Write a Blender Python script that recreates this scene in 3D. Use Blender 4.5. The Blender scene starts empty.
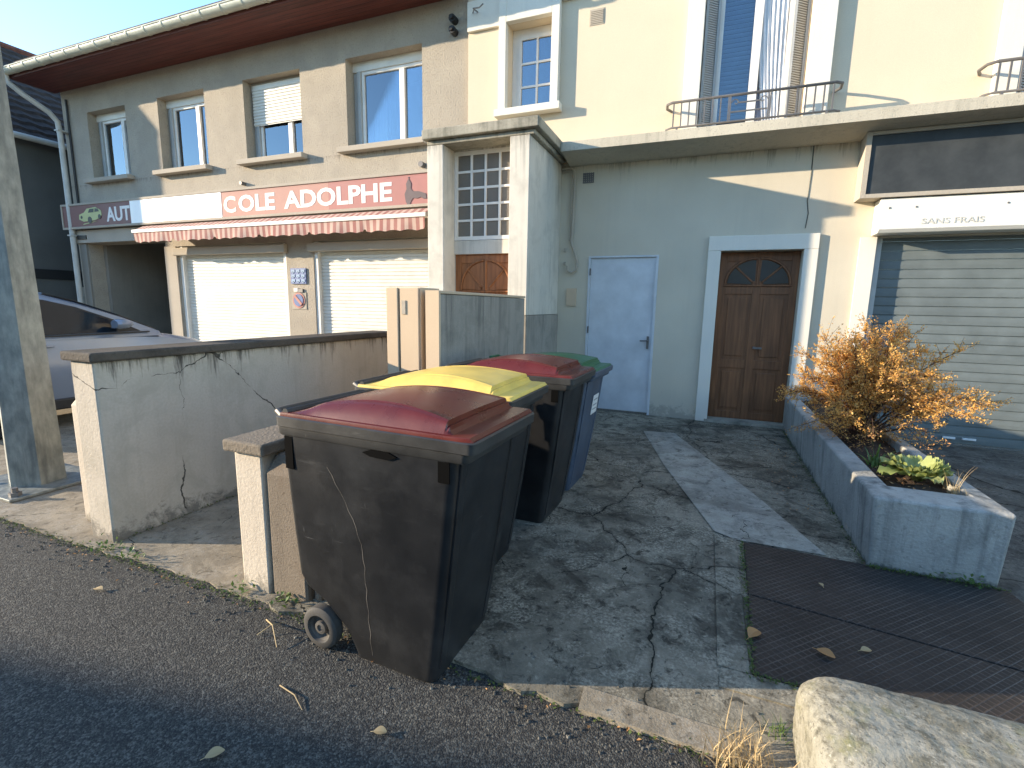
import bpy, bmesh, math, random
from mathutils import Vector, Matrix
random.seed(7)
rad = math.radians
SC = bpy.context.scene
COL = SC.collection

# ------------------------------------------------------------------ camera, sky, sun, exposure
F_PX, PITCH, ROLL, YAW, CAMH = 486.0, rad(9.27), rad(1.04), rad(-21.6), 1.6
cam_d = bpy.data.cameras.new('camera'); cam = bpy.data.objects.new('camera', cam_d); COL.objects.link(cam)
fwd = Vector((math.sin(YAW)*math.cos(PITCH), math.cos(YAW)*math.cos(PITCH), -math.sin(PITCH)))
right = Vector((math.cos(YAW), -math.sin(YAW), 0)); upv = right.cross(fwd)
r2 = right*math.cos(ROLL) + upv*math.sin(ROLL); u2 = -right*math.sin(ROLL) + upv*math.cos(ROLL)
m3 = Matrix((r2, u2, -fwd)).transposed()
cam.matrix_world = Matrix.Translation((0, 0, CAMH)) @ m3.to_4x4()
cam_d.sensor_width = 36.0; cam_d.lens = F_PX/1024*36.0
cam_d.clip_start = 0.05; cam_d.clip_end = 2000
SC.camera = cam

SUN_AZ, SUN_EL = rad(67.8), rad(13.9)      # direction the light travels (from +Y towards +X), elevation
world = bpy.data.worlds.new('World'); SC.world = world; world.use_nodes = True
wn = world.node_tree; bgn = wn.nodes['Background']
sky = wn.nodes.new('ShaderNodeTexSky'); sky.sky_type = 'NISHITA'; sky.sun_disc = False
sky.sun_elevation = SUN_EL; sky.sun_rotation = SUN_AZ + math.pi
sky.air_density = 1.0; sky.dust_density = 0.0; sky.ozone_density = 2.6
wn.links.new(sky.outputs[0], bgn.inputs[0]); bgn.inputs[1].default_value = 0.15
sun_d = bpy.data.lights.new('sun', 'SUN'); sun_d.energy = 3.1; sun_d.angle = rad(0.5); sun_d.color = (1.0, 0.83, 0.62)
sun = bpy.data.objects.new('sun', sun_d); COL.objects.link(sun)
sdir = Vector((math.sin(SUN_AZ)*math.cos(SUN_EL), math.cos(SUN_AZ)*math.cos(SUN_EL), -math.sin(SUN_EL)))
sun.rotation_euler = sdir.to_track_quat('-Z', 'Y').to_euler(); sun.location = -sdir*30 + Vector((0, 0, 10))
SC.view_settings.view_transform = 'Standard'; SC.view_settings.look = 'None'
SC.view_settings.exposure = 1.85; SC.view_settings.gamma = 1.0; SC.view_settings.use_curve_mapping = False

# ------------------------------------------------------------------ material helpers
class NT:
    def __init__(s, name):
        s.m = bpy.data.materials.new(name); s.m.use_nodes = True; s.t = s.m.node_tree
        s.p = s.t.nodes['Principled BSDF']; s.out = s.t.nodes['Material Output']
        s.co = s.n('ShaderNodeTexCoord').outputs['Object']
    def n(s, typ, **kw):
        nd = s.t.nodes.new(typ)
        for k, v in kw.items(): setattr(nd, k, v)
        return nd
    def l(s, a, b): s.t.links.new(a, b)
    def setin(s, nd, i, v):
        if hasattr(v, 'is_linked') or hasattr(v, 'links'): s.l(v, nd.inputs[i])
        else: nd.inputs[i].default_value = v
    def mapping(s, scale=(1, 1, 1), loc=(0, 0, 0), rot=(0, 0, 0), co=None):
        mp = s.n('ShaderNodeMapping'); s.l(co or s.co, mp.inputs[0])
        mp.inputs['Scale'].default_value = scale; mp.inputs['Location'].default_value = loc; mp.inputs['Rotation'].default_value = rot
        return mp.outputs[0]
    def noise(s, scale, detail=4, rough=.55, co=None, dist=0):
        nd = s.n('ShaderNodeTexNoise'); s.l(co or s.co, nd.inputs['Vector'])
        nd.inputs['Scale'].default_value = scale; nd.inputs['Detail'].default_value = detail
        nd.inputs['Roughness'].default_value = rough; nd.inputs['Distortion'].default_value = dist
        return nd.outputs['Fac']
    def vor(s, scale, feature='F1', co=None, rnd=1.0):
        nd = s.n('ShaderNodeTexVoronoi', feature=feature); s.l(co or s.co, nd.inputs['Vector'])
        nd.inputs['Scale'].default_value = scale; nd.inputs['Randomness'].default_value = rnd
        return nd.outputs['Distance'], (nd.outputs['Color'] if feature == 'F1' else None)
    def ramp(s, fac, stops, interp='LINEAR'):
        r = s.n('ShaderNodeValToRGB'); r.color_ramp.interpolation = interp
        e = r.color_ramp.elements
        while len(e) < len(stops): e.new(0.5)
        for el, (p, c) in zip(e, stops):
            el.position = p; el.color = (c, c, c, 1) if isinstance(c, (int, float)) else (*c, 1)
        s.l(fac, r.inputs[0]); return r.outputs[0]
    def math(s, op, a, b=0.5, clamp=False):
        nd = s.n('ShaderNodeMath', operation=op, use_clamp=clamp); s.setin(nd, 0, a); s.setin(nd, 1, b); return nd.outputs[0]
    def mix(s, fac, a, b, mode='MIX'):
        nd = s.n('ShaderNodeMix', data_type='RGBA', blend_type=mode)
        s.setin(nd, 0, fac)
        for i, v in ((6, a), (7, b)):
            if isinstance(v, (tuple, list)): nd.inputs[i].default_value = (*v[:3], 1)
            else: s.l(v, nd.inputs[i])
        return nd.outputs[2]
    def warp(s, amt, scale, co=None):
        nz = s.n('ShaderNodeTexNoise'); s.l(co or s.co, nz.inputs['Vector']); nz.inputs['Scale'].default_value = scale
        nz.inputs['Detail'].default_value = 5
        v = s.n('ShaderNodeVectorMath', operation='MULTIPLY_ADD'); s.l(nz.outputs['Color'], v.inputs[0])
        v.inputs[1].default_value = (amt, amt, amt); s.l(co or s.co, v.inputs[2]); return v.outputs[0]
    def bump(s, h, strength=.3, dist=.02, prev=None):
        b = s.n('ShaderNodeBump'); b.inputs['Strength'].default_value = strength; b.inputs['Distance'].default_value = dist
        s.l(h, b.inputs['Height'])
        if prev: s.l(prev, b.inputs['Normal'])
        return b.outputs[0]
    def done(s, col, rough=.8, metal=0.0, normal=None, spec=.5):
        s.setin(s.p, 'Base Color', (*col, 1) if isinstance(col, tuple) and len(col) == 3 else col)
        s.setin(s.p, 'Roughness', rough); s.setin(s.p, 'Metallic', metal); s.setin(s.p, 'Specular IOR Level', spec)
        if normal: s.l(normal, s.p.inputs['Normal'])
        return s.m

def mul(c, k): return tuple(min(1, x*k) for x in c)

def plaster(name, col, var=.18, rough=.9, bscale=90, bstr=.25, streak=.0, streakcol=None, blotch=None, cracks=0.0, spots=0.0, drip=None, base=None):
    t = NT(name)
    big = t.noise(1.3, 5); fine = t.noise(bscale, 3)
    c = t.mix(t.ramp(big, [(.3, 0), (.7, 1)]), mul(col, 1-var), mul(col, 1+var*.5))
    c = t.mix(t.ramp(fine, [(.35, .0), (.7, .35)]), c, mul(col, .72))
    if blotch:
        b = t.noise(3.2, 8, .65, dist=.4)
        c = t.mix(t.ramp(b, [(.48, 0), (.66, .8)]), c, blotch)
    if streak:
        sv = t.noise(1.0, 6, .6, co=t.mapping((14, 14, .55)))
        sv2 = t.noise(1.0, 4, .6, co=t.mapping((2.5, 2.5, .8), (3, 1, 2)))
        f = t.math('MULTIPLY', t.ramp(sv, [(.48, 0), (.72, 1)]), t.ramp(sv2, [(.4, 0), (.65, streak)]))
        c = t.mix(f, c, streakcol or mul(col, .35))
    h = fine
    nrm = t.bump(fine, bstr, .01)
    if spots:
        sp = t.noise(38, 2); c = t.mix(t.ramp(sp, [(.62, 0), (.68, spots)]), c, mul(col, .45))
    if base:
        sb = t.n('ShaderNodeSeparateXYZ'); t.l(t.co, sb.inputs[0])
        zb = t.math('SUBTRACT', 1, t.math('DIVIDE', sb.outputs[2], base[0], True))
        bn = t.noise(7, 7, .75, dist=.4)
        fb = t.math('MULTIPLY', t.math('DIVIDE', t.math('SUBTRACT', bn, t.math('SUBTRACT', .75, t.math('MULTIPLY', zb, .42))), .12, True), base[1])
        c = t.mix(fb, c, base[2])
    if drip:
        sz = t.n('ShaderNodeSeparateXYZ'); t.l(t.co, sz.inputs[0])
        zr = t.math('DIVIDE', t.math('SUBTRACT', sz.outputs[2], drip[0]-drip[1]), drip[1], True)
        dn = t.math('ADD', t.math('MULTIPLY', t.noise(1.0, 6, .75, co=t.mapping((7, 7, .5), (2, 7, 0))), .6), t.math('MULTIPLY', t.noise(1.0, 5, .8, co=t.mapping((38, 38, 2.5), (1, 3, 0))), .4))
        thr = t.math('SUBTRACT', .72, t.math('MULTIPLY', t.math('POWER', zr, 2.0), .26))
        f = t.math('MULTIPLY', t.math('DIVIDE', t.math('SUBTRACT', dn, thr), .11, True), t.math('MULTIPLY', t.math('MULTIPLY', zr, drip[2], True), t.math('LESS_THAN', sz.outputs[2], drip[0]+.002)))
        c = t.mix(f, c, mul(col, .16 if drip[2] > 1 else .45))
    if cracks:
        d, _ = t.vor(.9, 'DISTANCE_TO_EDGE', co=t.warp(.16, 5))
        msk = t.ramp(t.noise(1.1, 3), [(.50, 0), (.60, .0055)])
        f = t.math('LESS_THAN', d, t.math('MULTIPLY', msk, t.ramp(t.noise(13, 3), [(.35, .25), (.7, 1.6)])))
        c = t.mix(t.math('MULTIPLY', f, cracks), c, mul(col, .15))
    return t.done(c, rough, 0, nrm, .25)

def plastic(name, col, rough=.45, scuff=.25, scuffcol=(.35, .35, .34), bstr=.06, spec=.5):
    t = NT(name)
    n1 = t.noise(5, 6, .6); n2 = t.noise(120, 2)
    sc = t.noise(1, 7, .7, co=t.mapping((3, 3, 34), (1, 2, 3), (.3, .5, .2)))
    sc2 = t.noise(2.6, 3)
    f = t.math('MULTIPLY', t.ramp(sc, [(.60, 0), (.72, 1)]), t.ramp(sc2, [(.45, 0), (.7, scuff)]))
    c = t.mix(t.ramp(n1, [(.3, 0), (.75, 1)]), mul(col, .8), mul(col, 1.25))
    dust = t.ramp(t.noise(2.0, 7, .7), [(.45, 0), (.8, .35)])
    c = t.mix(t.math('MULTIPLY', dust, scuff*1.6), c, scuffcol)
    c = t.mix(f, c, scuffcol)
    ln = t.noise(1.7, 2, .4, co=t.mapping(loc=(5, 1, 3))); lv = t.math('ABSOLUTE', t.math('SUBTRACT', ln, .52))
    ln2 = t.noise(4.5, 3, .4, co=t.mapping((1, 1, .5), (1, 8, 3))); lv2 = t.math('ABSOLUTE', t.math('SUBTRACT', ln2, .5))
    lf = t.math('MAXIMUM', t.math('MULTIPLY', t.math('LESS_THAN', lv, .0006), .5), t.math('MULTIPLY', t.math('LESS_THAN', lv2, .0022), t.ramp(t.noise(7, 2, co=t.mapping(loc=(3, 3, 1))), [(.62, 0), (.66, .6)])))
    fs = t.noise(1, 4, .7, co=t.mapping((2, 2, 60), (4, 2, 0), (.2, .35, .1))); fs2 = t.noise(1, 4, .7, co=t.mapping((50, 50, 3), (1, 2, 7), (.15, .1, .3)))
    fm = t.ramp(t.noise(4.5, 3, co=t.mapping(loc=(7, 3, 2))), [(.52, 0), (.62, 1)])
    fsc = t.math('MULTIPLY', t.math('MAXIMUM', t.ramp(fs, [(.63, 0), (.68, 1)]), t.ramp(fs2, [(.66, 0), (.70, 1)])), fm)
    c = t.mix(t.math('MULTIPLY', fsc, min(.8, scuff*1.6)), c, scuffcol)
    r = t.ramp(n1, [(.2, rough*.8), (.8, min(1, rough*1.3))])
    return t.done(c, r, 0, t.bump(n2, bstr, .004), spec)

def paint(name, col, rough=.5, metal=0.0, var=.08, spec=.5):
    t = NT(name); n1 = t.noise(4, 6, .6)
    c = t.mix(t.ramp(n1, [(.3, 0), (.7, 1)]), mul(col, 1-var*1.5), mul(col, 1+var))
    return t.done(c, t.ramp(n1, [(.2, rough*.85), (.8, min(1, rough*1.2))]), metal, t.bump(t.noise(40, 3), .04, .004), spec)

def wood(name, col, rough=.5):
    t = NT(name); n1 = t.noise(1, 6, .6, co=t.mapping((26, 26, 1.6))); n2 = t.noise(3, 3)
    c = t.mix(t.ramp(n1, [(.3, 0), (.7, 1)]), mul(col, .55), mul(col, 1.25))
    c = t.mix(t.ramp(n2, [(.4, 0), (.8, .4)]), c, mul(col, .6))
    return t.done(c, rough, 0, t.bump(n1, .1, .004), .4)

def glass_mat(name, tint=(.75, .82, .85), refl=.12):
    t = NT(name)
    tr = t.n('ShaderNodeBsdfTransparent'); tr.inputs[0].default_value = (*tint, 1)
    gl = t.n('ShaderNodeBsdfGlossy'); gl.inputs['Roughness'].default_value = .015; gl.inputs['Color'].default_value = (.62, .70, .78, 1)
    nz = t.noise(1.1, 2); gl_n = t.bump(nz, .05, .02); t.l(gl_n, gl.inputs['Normal'])
    lw = t.n('ShaderNodeFresnel'); lw.inputs['IOR'].default_value = 1.52
    f = t.math('ADD', t.math('MULTIPLY', lw.outputs[0], 1.6), refl, True)
    mx = t.n('ShaderNodeMixShader'); t.l(f, mx.inputs[0]); t.l(tr.outputs[0], mx.inputs[1]); t.l(gl.outputs[0], mx.inputs[2])
    t.l(mx.outputs[0], t.out.inputs[0]); return t.m

def asphalt_mat():
    t = NT('asphalt')
    d, cc = t.vor(150); d2, c2 = t.vor(85)
    spk = t.ramp(t.noise(190, 2, .6), [(.40, 0), (.68, 1)])
    big = t.noise(.9, 6, .6); mid = t.noise(7, 5, .6)
    sep = t.n('ShaderNodeSeparateColor'); t.l(cc, sep.inputs[0]); sep2 = t.n('ShaderNodeSeparateColor'); t.l(c2, sep2.inputs[0])
    grain = t.math('ADD', t.math('MULTIPLY', sep.outputs[0], .6), t.math('MULTIPLY', sep2.outputs[1], .4))
    c = t.mix(t.ramp(big, [(.3, 0), (.7, 1)]), (.026, .026, .025), (.044, .043, .038))
    c = t.mix(t.math('MULTIPLY', spk, .75), c, (.10, .096, .08))
    c = t.mix(t.ramp(mid, [(.55, 0), (.75, .5)]), c, (.028, .028, .027))
    c = t.mix(t.ramp(grain, [(.25, .75), (.5, 0)]), c, (.016, .016, .016)); c = t.mix(t.ramp(grain, [(.60, 0), (.85, .75)]), c, (.15, .142, .118))
    pale = t.ramp(t.noise(42, 2), [(.72, 0), (.76, .8)]); c = t.mix(pale, c, (.2, .19, .165))
    h = t.math('ADD', t.math('MULTIPLY', t.math('SUBTRACT', 1, d), .8), grain)
    n = t.bump(h, .6, .007); n = t.bump(mid, .2, .02, n)
    return t.done(c, .85, 0, n, .35)

def concrete_ground(name, col, dark, lichen, crack_scale, crack_w=.010, mask=(.35, .5), moss=True, dirt=.8):
    t = NT(name)
    big = t.noise(1.1, 7, .65, dist=.3); mid = t.noise(6, 8, .7); fine = t.noise(130, 3, .6); sp = t.noise(26, 4, .6)
    c = t.mix(t.ramp(mid, [(.3, 0), (.72, 1)]), mul(col, .62), mul(col, 1.3))
    c = t.mix(t.ramp(big, [(.42, 0), (.62, dirt)]), c, dark)
    sp2 = t.noise(60, 6, .75); patch = t.ramp(t.noise(2.3, 6, .7, co=t.mapping(loc=(3, 8, 0))), [(.42, 0), (.6, 1)])
    c = t.mix(t.math('MULTIPLY', t.ramp(sp2, [(.44, 0), (.60, .85)]), patch), c, lichen)
    c = t.mix(t.ramp(sp, [(.60, 0), (.70, .5)]), c, lichen)
    c = t.mix(t.ramp(t.noise(3.1, 7, .72, dist=.8, co=t.mapping(loc=(2, 6, 0))), [(.50, 0), (.60, .62)]), c, mul(dark, .8)); c = t.mix(t.ramp(t.noise(14, 6, .7, dist=.6), [(.55, 0), (.64, .8)]), c, mul(dark, .55))
    c = t.mix(t.ramp(fine, [(.3, .35), (.6, 0)]), c, mul(col, .35))
    w = t.warp(.42, 1.5)
    w2 = t.warp(.10, 9, co=w)
    d, _ = t.vor(crack_scale, 'DISTANCE_TO_EDGE', co=w2)
    m = t.ramp(t.noise(1.4, 3, co=t.mapping(loc=(4, 2, 0))), [(mask[0], 0), (mask[1], 1)])
    wd = t.math('MULTIPLY', m, crack_w*crack_scale)
    wj = t.math('MULTIPLY', wd, t.ramp(t.noise(11, 4), [(.3, .35), (.75, 1.7)]))
    f = t.math('LESS_THAN', d, wj)
    halo = t.math('MULTIPLY', t.ramp(d, [(0, .45), (.03*crack_scale, 0)]), m)
    c = t.mix(halo, c, mul(dark, .6))
    d3, _ = t.vor(crack_scale*2.7, 'DISTANCE_TO_EDGE', co=w2)
    m3_ = t.ramp(t.noise(2.0, 3, co=t.mapping(loc=(9, 5, 0))), [(.55, 0), (.66, .0038*crack_scale*2.7)])
    f3 = t.math('LESS_THAN', d3, m3_)
    ff = t.math('MAXIMUM', f, f3)
    c = t.mix(ff, c, (.012, .013, .009))
    h = t.math('SUBTRACT', t.math('MULTIPLY', mid, .6), t.math('MULTIPLY', ff, 1.6))
    n = t.bump(h, .55, .02); n = t.bump(fine, .35, .006, n)
    return t.done(c, .88, 0, n, .3)

def tread_mat():
    t = NT('tread_plate')
    co = t.mapping((1, 1, 0), rot=(0, 0, rad(45)))
    s1 = t.n('ShaderNodeSeparateXYZ'); t.l(co, s1.inputs[0])
    def band(v): return t.math('ABSOLUTE', t.math('SUBTRACT', t.math('FRACT', t.math('MULTIPLY', v, 31)), .5))
    a = band(s1.outputs[0]); b = band(s1.outputs[1])
    mx = t.math('MAXIMUM', a, b); line = t.math('MULTIPLY', t.ramp(mx, [(.38, 0), (.46, 1)]), t.ramp(t.noise(5, 6, .75), [(.34, .1), (.6, 1)]))
    n1 = t.noise(3, 7, .7); n2 = t.noise(18, 5, .7)
    c = t.mix(t.ramp(n1, [(.35, 0), (.7, 1)]), (.024, .021, .019), (.052, .043, .037))
    c = t.mix(t.math('MULTIPLY', line, t.ramp(n2, [(.3, .35), (.7, 1)])), c, (.13, .108, .092))
    c = t.mix(t.ramp(t.noise(1.6, 5), [(.5, 0), (.75, .55)]), c, (.018, .016, .015))
    n = t.bump(line, .6, .006); n = t.bump(n2, .2, .006, n)
    return t.done(c, .62, .25, n, .4)

def tile_mat(name, col):
    t = NT(name); n1 = t.noise(9, 4); n2 = t.noise(1.5, 4)
    c = t.mix(t.ramp(n1, [(.3, 0), (.7, 1)]), mul(col, .55), mul(col, 1.4)); c = t.mix(t.ramp(n2, [(.45, 0), (.7, .5)]), c, mul(col, .5))
    return t.done(c, .8, 0, t.bump(n1, .3, .02), .3)

def leaf_mat(name, c1, c2, rough=.6, trans=.35):
    t = NT(name)
    g = t.n('ShaderNodeNewGeometry').outputs['Random Per Island']
    c = t.mix(g, c1, c2)
    t.setin(t.p, 'Base Color', c); t.p.inputs['Roughness'].default_value = rough
    tl = t.n('ShaderNodeBsdfTranslucent'); t.l(c, tl.inputs[0])
    mx = t.n('ShaderNodeMixShader'); mx.inputs[0].default_value = trans
    t.l(t.p.outputs[0], mx.inputs[1]); t.l(tl.outputs[0], mx.inputs[2]); t.l(mx.outputs[0], t.out.inputs[0])
    return t.m

def soffit_mat():
    t = NT('soffit_boards'); s1 = t.n('ShaderNodeSeparateXYZ'); t.l(t.co, s1.inputs[0])
    fr = t.math('FRACT', t.math('MULTIPLY', s1.outputs[1], 11)); groove = t.ramp(fr, [(.0, 0), (.07, 1), (.93, 1), (1, 0)])
    n1 = t.noise(1, 6, .7, co=t.mapping((.9, 14, 14)))
    c = t.mix(t.ramp(n1, [(.35, 0), (.7, 1)]), (.09, .025, .020), (.19, .055, .042))
    c = t.mix(groove, (.02, .008, .007), c)
    return t.done(c, .55, 0, t.bump(groove, .5, .01), .4)

def galv_mat():
    t = NT('galvanised_steel'); d, cc = t.vor(22, co=t.warp(.03, 12)); n1 = t.noise(14, 5, .65, co=t.mapping((1, 1, .45)))
    c = t.mix(t.ramp(n1, [(.3, 0), (.7, 1)]), (.17, .19, .185), (.36, .375, .34))
    c = t.mix(t.ramp(t.noise(3, 4, co=t.mapping((6, 6, .6))), [(.5, 0), (.7, .5)]), c, (.08, .09, .09))
    return t.done(c, t.ramp(n1, [(.2, .42), (.8, .62)]), .55, t.bump(n1, .25, .008), .5)

M = {}
M['asphalt'] = asphalt_mat()
M['slab'] = concrete_ground('cracked_concrete', (.265, .238, .178), (.030, .028, .020), (.50, .455, .345), .95, .0042, (.38, .52), dirt=.75)
M['slab_new'] = concrete_ground('pale_concrete', (.42, .40, .33), (.22, .205, .165), (.40, .38, .33), .8, .006, (.60, .66), dirt=.55)
M['pavement'] = concrete_ground('gritty_pavement', (.33, .28, .20), (.22, .185, .13), (.38, .35, .29), .5, .004, (.66, .72), dirt=.4)
M['drive'] = concrete_ground('worn_drive', (.15, .143, .122), (.05, .047, .04), (.24, .23, .2), .7, .009, (.4, .5))
M['tread'] = tread_mat()
M['stucco'] = plaster('grey_beige_stucco', (.43, .375, .295), .16, bscale=38, bstr=1.0, spots=.4, streak=.12, blotch=(.36, .315, .25), drip=(4.15, .55, .9))
M['stucco_trim'] = plaster('beige_trim', (.45, .395, .315), .10, bscale=60, bstr=.3)
M['cream'] = plaster('cream_paint', (.67, .57, .42), .05, bscale=120, bstr=.15, streak=.12, streakcol=(.55, .47, .33))
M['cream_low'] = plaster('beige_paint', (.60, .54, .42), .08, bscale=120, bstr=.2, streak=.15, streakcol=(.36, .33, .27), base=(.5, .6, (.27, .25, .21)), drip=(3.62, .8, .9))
M['white_trim'] = plaster('white_trim', (.74, .70, .60), .05, bscale=140, bstr=.1, streak=.1)
M['porch_white'] = plaster('porch_white', (.66, .62, .53), .10, bscale=120, bstr=.15, streak=.65, streakcol=(.22, .21, .18), blotch=(.50, .47, .40), drip=(3.64, 1.0, 1.0))
M['old_conc'] = plaster('stained_ledge', (.42, .39, .31), .25, bscale=70, bstr=.5, streak=.7, streakcol=(.09, .09, .07), blotch=(.16, .155, .12), spots=.5)
M['ledge'] = plaster('ledge_concrete', (.56, .51, .40), .15, bscale=80, bstr=.4, streak=.5, streakcol=(.2, .19, .15), spots=.4)
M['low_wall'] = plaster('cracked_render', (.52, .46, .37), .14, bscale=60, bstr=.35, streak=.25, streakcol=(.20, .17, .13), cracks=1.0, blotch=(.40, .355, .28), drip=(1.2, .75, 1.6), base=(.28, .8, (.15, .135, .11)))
M['cap_dark'] = plaster('blackened_cap', (.10, .085, .068), .3, bscale=60, bstr=.6, blotch=(.045, .04, .034), spots=.4)
M['cap'] = plaster('weathered_cap', (.24, .20, .15), .3, bscale=60, bstr=.6, blotch=(.10, .09, .07), spots=.4)
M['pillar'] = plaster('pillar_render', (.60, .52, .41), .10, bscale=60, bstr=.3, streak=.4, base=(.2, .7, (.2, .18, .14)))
M['post'] = plaster('rough_post', (.22, .18, .135), .25, bscale=90, bstr=.35, spots=.4, blotch=(.15, .11, .075), streak=.4)
M['parapet'] = plaster('streaked_parapet', (.36, .33, .28), .15, bscale=70, bstr=.4, streak=1.0, streakcol=(.07, .068, .06), blotch=(.22, .21, .18))
M['beige_box'] = plaster('beige_cabinet', (.62, .48, .33), .06, bscale=160, bstr=.08)
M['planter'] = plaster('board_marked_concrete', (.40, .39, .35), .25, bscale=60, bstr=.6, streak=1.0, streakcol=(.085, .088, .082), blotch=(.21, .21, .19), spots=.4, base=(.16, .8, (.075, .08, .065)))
def block_mat():
    t = NT('mossy_concrete'); n1 = t.noise(3.0, 8, .7, dist=.5); n2 = t.noise(70, 4, .7); n3 = t.noise(22, 6, .75); n4 = t.noise(9, 7, .75, dist=.8)
    c = t.mix(t.ramp(n1, [(.3, 0), (.7, 1)]), (.25, .24, .19), (.35, .335, .275))
    c = t.mix(t.ramp(n4, [(.46, 0), (.60, .85)]), c, (.17, .158, .115))
    c = t.mix(t.ramp(n3, [(.52, 0), (.62, .8)]), c, (.11, .105, .08))
    c = t.mix(t.ramp(t.noise(5, 6, .7, co=t.mapping(loc=(7, 2, 1))), [(.55, 0), (.68, .7)]), c, (.19, .19, .085))
    c = t.mix(t.ramp(n2, [(.60, 0), (.70, .7)]), c, (.48, .46, .38)); c = t.mix(t.ramp(n2, [(.32, .8), (.42, 0)]), c, (.06, .055, .04))
    n = t.bump(n3, .5, .012); n = t.bump(n2, .6, .006, n)
    return t.done(c, .92, 0, n, .2)
M['block'] = block_mat()
M['neigh_wall'] = plaster('dark_render', (.13, .13, .12), .15, bscale=50, bstr=.5)
M['interior'] = plaster('passage_wall', (.27, .25, .21), .2, bscale=40, bstr=.3, streak=.4)
M['soil'] = plaster('soil', (.06, .042, .03), .4, bscale=60, bstr=1.0, blotch=(.11, .07, .045))
M['tile_dark'] = tile_mat('dark_roof_tile', (.055, .042, .036)); M['tile_red'] = tile_mat('red_roof_tile', (.20, .075, .05))
M['soffit'] = soffit_mat(); M['gutter'] = paint('gutter_paint', (.58, .60, .50), .35, 0, .12)
M['pvc'] = paint('pale_pipe', (.50, .50, .46), .4, 0, .12)
M['win_white'] = paint('white_window_paint', (.76, .73, .66), .4); M['win_grey'] = paint('grey_shutter', (.42, .43, .41), .5)
M['louvre'] = paint('louvre_shutter', (.40, .40, .38), .6)
M['shutter_white'] = paint('white_shutter', (.72, .69, .60), .45, 0, .06)
M['shutter_grey'] = paint('sage_garage_shutter', (.145, .17, .168), .5, .0, .12)
M['box_white'] = paint('shutter_box_white', (.74, .72, .64), .45, 0, .05)
M['door_white'] = paint('pale_door', (.56, .585, .60), .4, 0, .09)
M['door_wood'] = wood('brown_door', (.20, .085, .035)); M['door_wood2'] = wood('orange_brown_door', (.32, .125, .045))
M['glass'] = glass_mat('window_glass', refl=.14); M['glass_clear'] = glass_mat('clear_glass', (.86, .9, .92), .03); M['glass_door'] = glass_mat('door_glass', (.45, .5, .5), .1)
M['glass_dark'] = paint('smoked_panel', (.028, .030, .031), .3, 0, .2, .3)
M['panel_low'] = paint('smoked_panel_grey', (.050, .055, .056), .5, 0, .2, .25)  # one even grey for the whole plate
M['curtain'] = paint('net_curtain', (.85, .84, .83), .9); M['curtain_lilac'] = paint('lilac_curtain', (.74, .70, .76), .9)
M['room'] = paint('dim_room', (.045, .048, .055), .9); M['blind'] = paint('pale_blue_blind', (.26, .35, .46), .8)
M['frost'] = plaster('frosted_pane', (.20, .175, .14), .2, rough=.25, bscale=90, bstr=.5)
M['iron'] = paint('grey_iron', (.16, .15, .14), .5, .4, .15); M['shade_black'] = paint('recess_shade', (.003, .003, .003), .95, 0, .05, .05); M['black'] = paint('black_plastic', (.015, .015, .015), .5)  # recess black: shade inside the bin pockets put into the colour
M['bin_black'] = plastic('black_bin_plastic', (.0105, .011, .012), .36, .42, (.13, .132, .13))
M['bin_rim'] = plastic('worn_bin_rim', (.026, .026, .025), .45, .6, (.15, .145, .13))
M['bin_blue'] = plastic('blue_grey_bin_plastic', (.060, .080, .115), .45, .3, (.2, .21, .22))
M['lid_red'] = plastic('maroon_lid', (.095, .011, .0065), .27, .32, (.20, .10, .08), .03, .38)
M['lid_yellow'] = plastic('yellow_lid', (.72, .50, .10), .35, .35, (.66, .58, .30), .03)
M['lid_green'] = plastic('green_lid', (.012, .105, .040), .32, .1, (.1, .2, .14), .03)
M['rubber'] = plastic('dusty_rubber', (.05, .047, .042), .8, .8, (.20, .185, .155)); M['hub'] = plastic('dusty_hub', (.10, .092, .080), .6, .8, (.28, .26, .22))
M['sign_shaded'] = paint('shaded_maroon_sign', (.16, .050, .048), .45, 0, .05); M['sign_pink'] = paint('faded_lit_sign', (.40, .185, .165), .65, 0, .06, .25)  # one sign red: shaded end painted maroon, sunlit stretch painted faded pink
M['sign_pale'] = paint('pale_lit_sign', (.47, .27, .22), .7, 0, .06, .2); M['sign_glare'] = paint('white_glare_panel', (.88, .87, .85), .3, 0, .02)  # pale red is a painted sunlit tone; white paints the sun glare
M['letter'] = paint('white_letters', (.80, .78, .74), .6, 0, .03, .3); M['letter_faint'] = paint('faint_letters', (.58, .40, .33), .45)
M['emblem_y'] = paint('emblem_yellow_green', (.48, .50, .22), .5); M['emblem_g'] = paint('emblem_grey', (.16, .13, .13), .7, 0, .1, .2); M['emblem_d'] = paint('emblem_dark', (.05, .06, .05), .5)
M['galv'] = galv_mat(); M['blue'] = paint('blue_plate', (.08, .13, .30), .4, 0, .1); M['blue_lt'] = paint('light_blue_print', (.20, .31, .46), .4)
M['red'] = paint('red_enamel', (.40, .16, .13), .4); M['sticker'] = paint('white_sticker', (.68, .69, .68), .5); M['grey_ink'] = paint('grey_ink', (.30, .31, .32), .6)
M['engraved'] = paint('faded_lettering', (.52, .50, .44), .6)
M['car_paint'] = paint('silver_car_paint', (.27, .31, .37), .22, .3, .02); M['car_glass'] = paint('car_glass', (.008, .014, .022), .04, 0, .1, .35)
M['car_black'] = paint('car_black_trim', (.02, .02, .02), .45); M['tyre'] = paint('tyre_rubber', (.02, .02, .02), .85); M['alloy'] = paint('alloy_rim', (.45, .45, .46), .3, .8)
M['car_seat'] = paint('car_seat', (.10, .10, .10), .8); M['lamp_clear'] = paint('headlamp_lens', (.55, .57, .6), .1)
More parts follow.
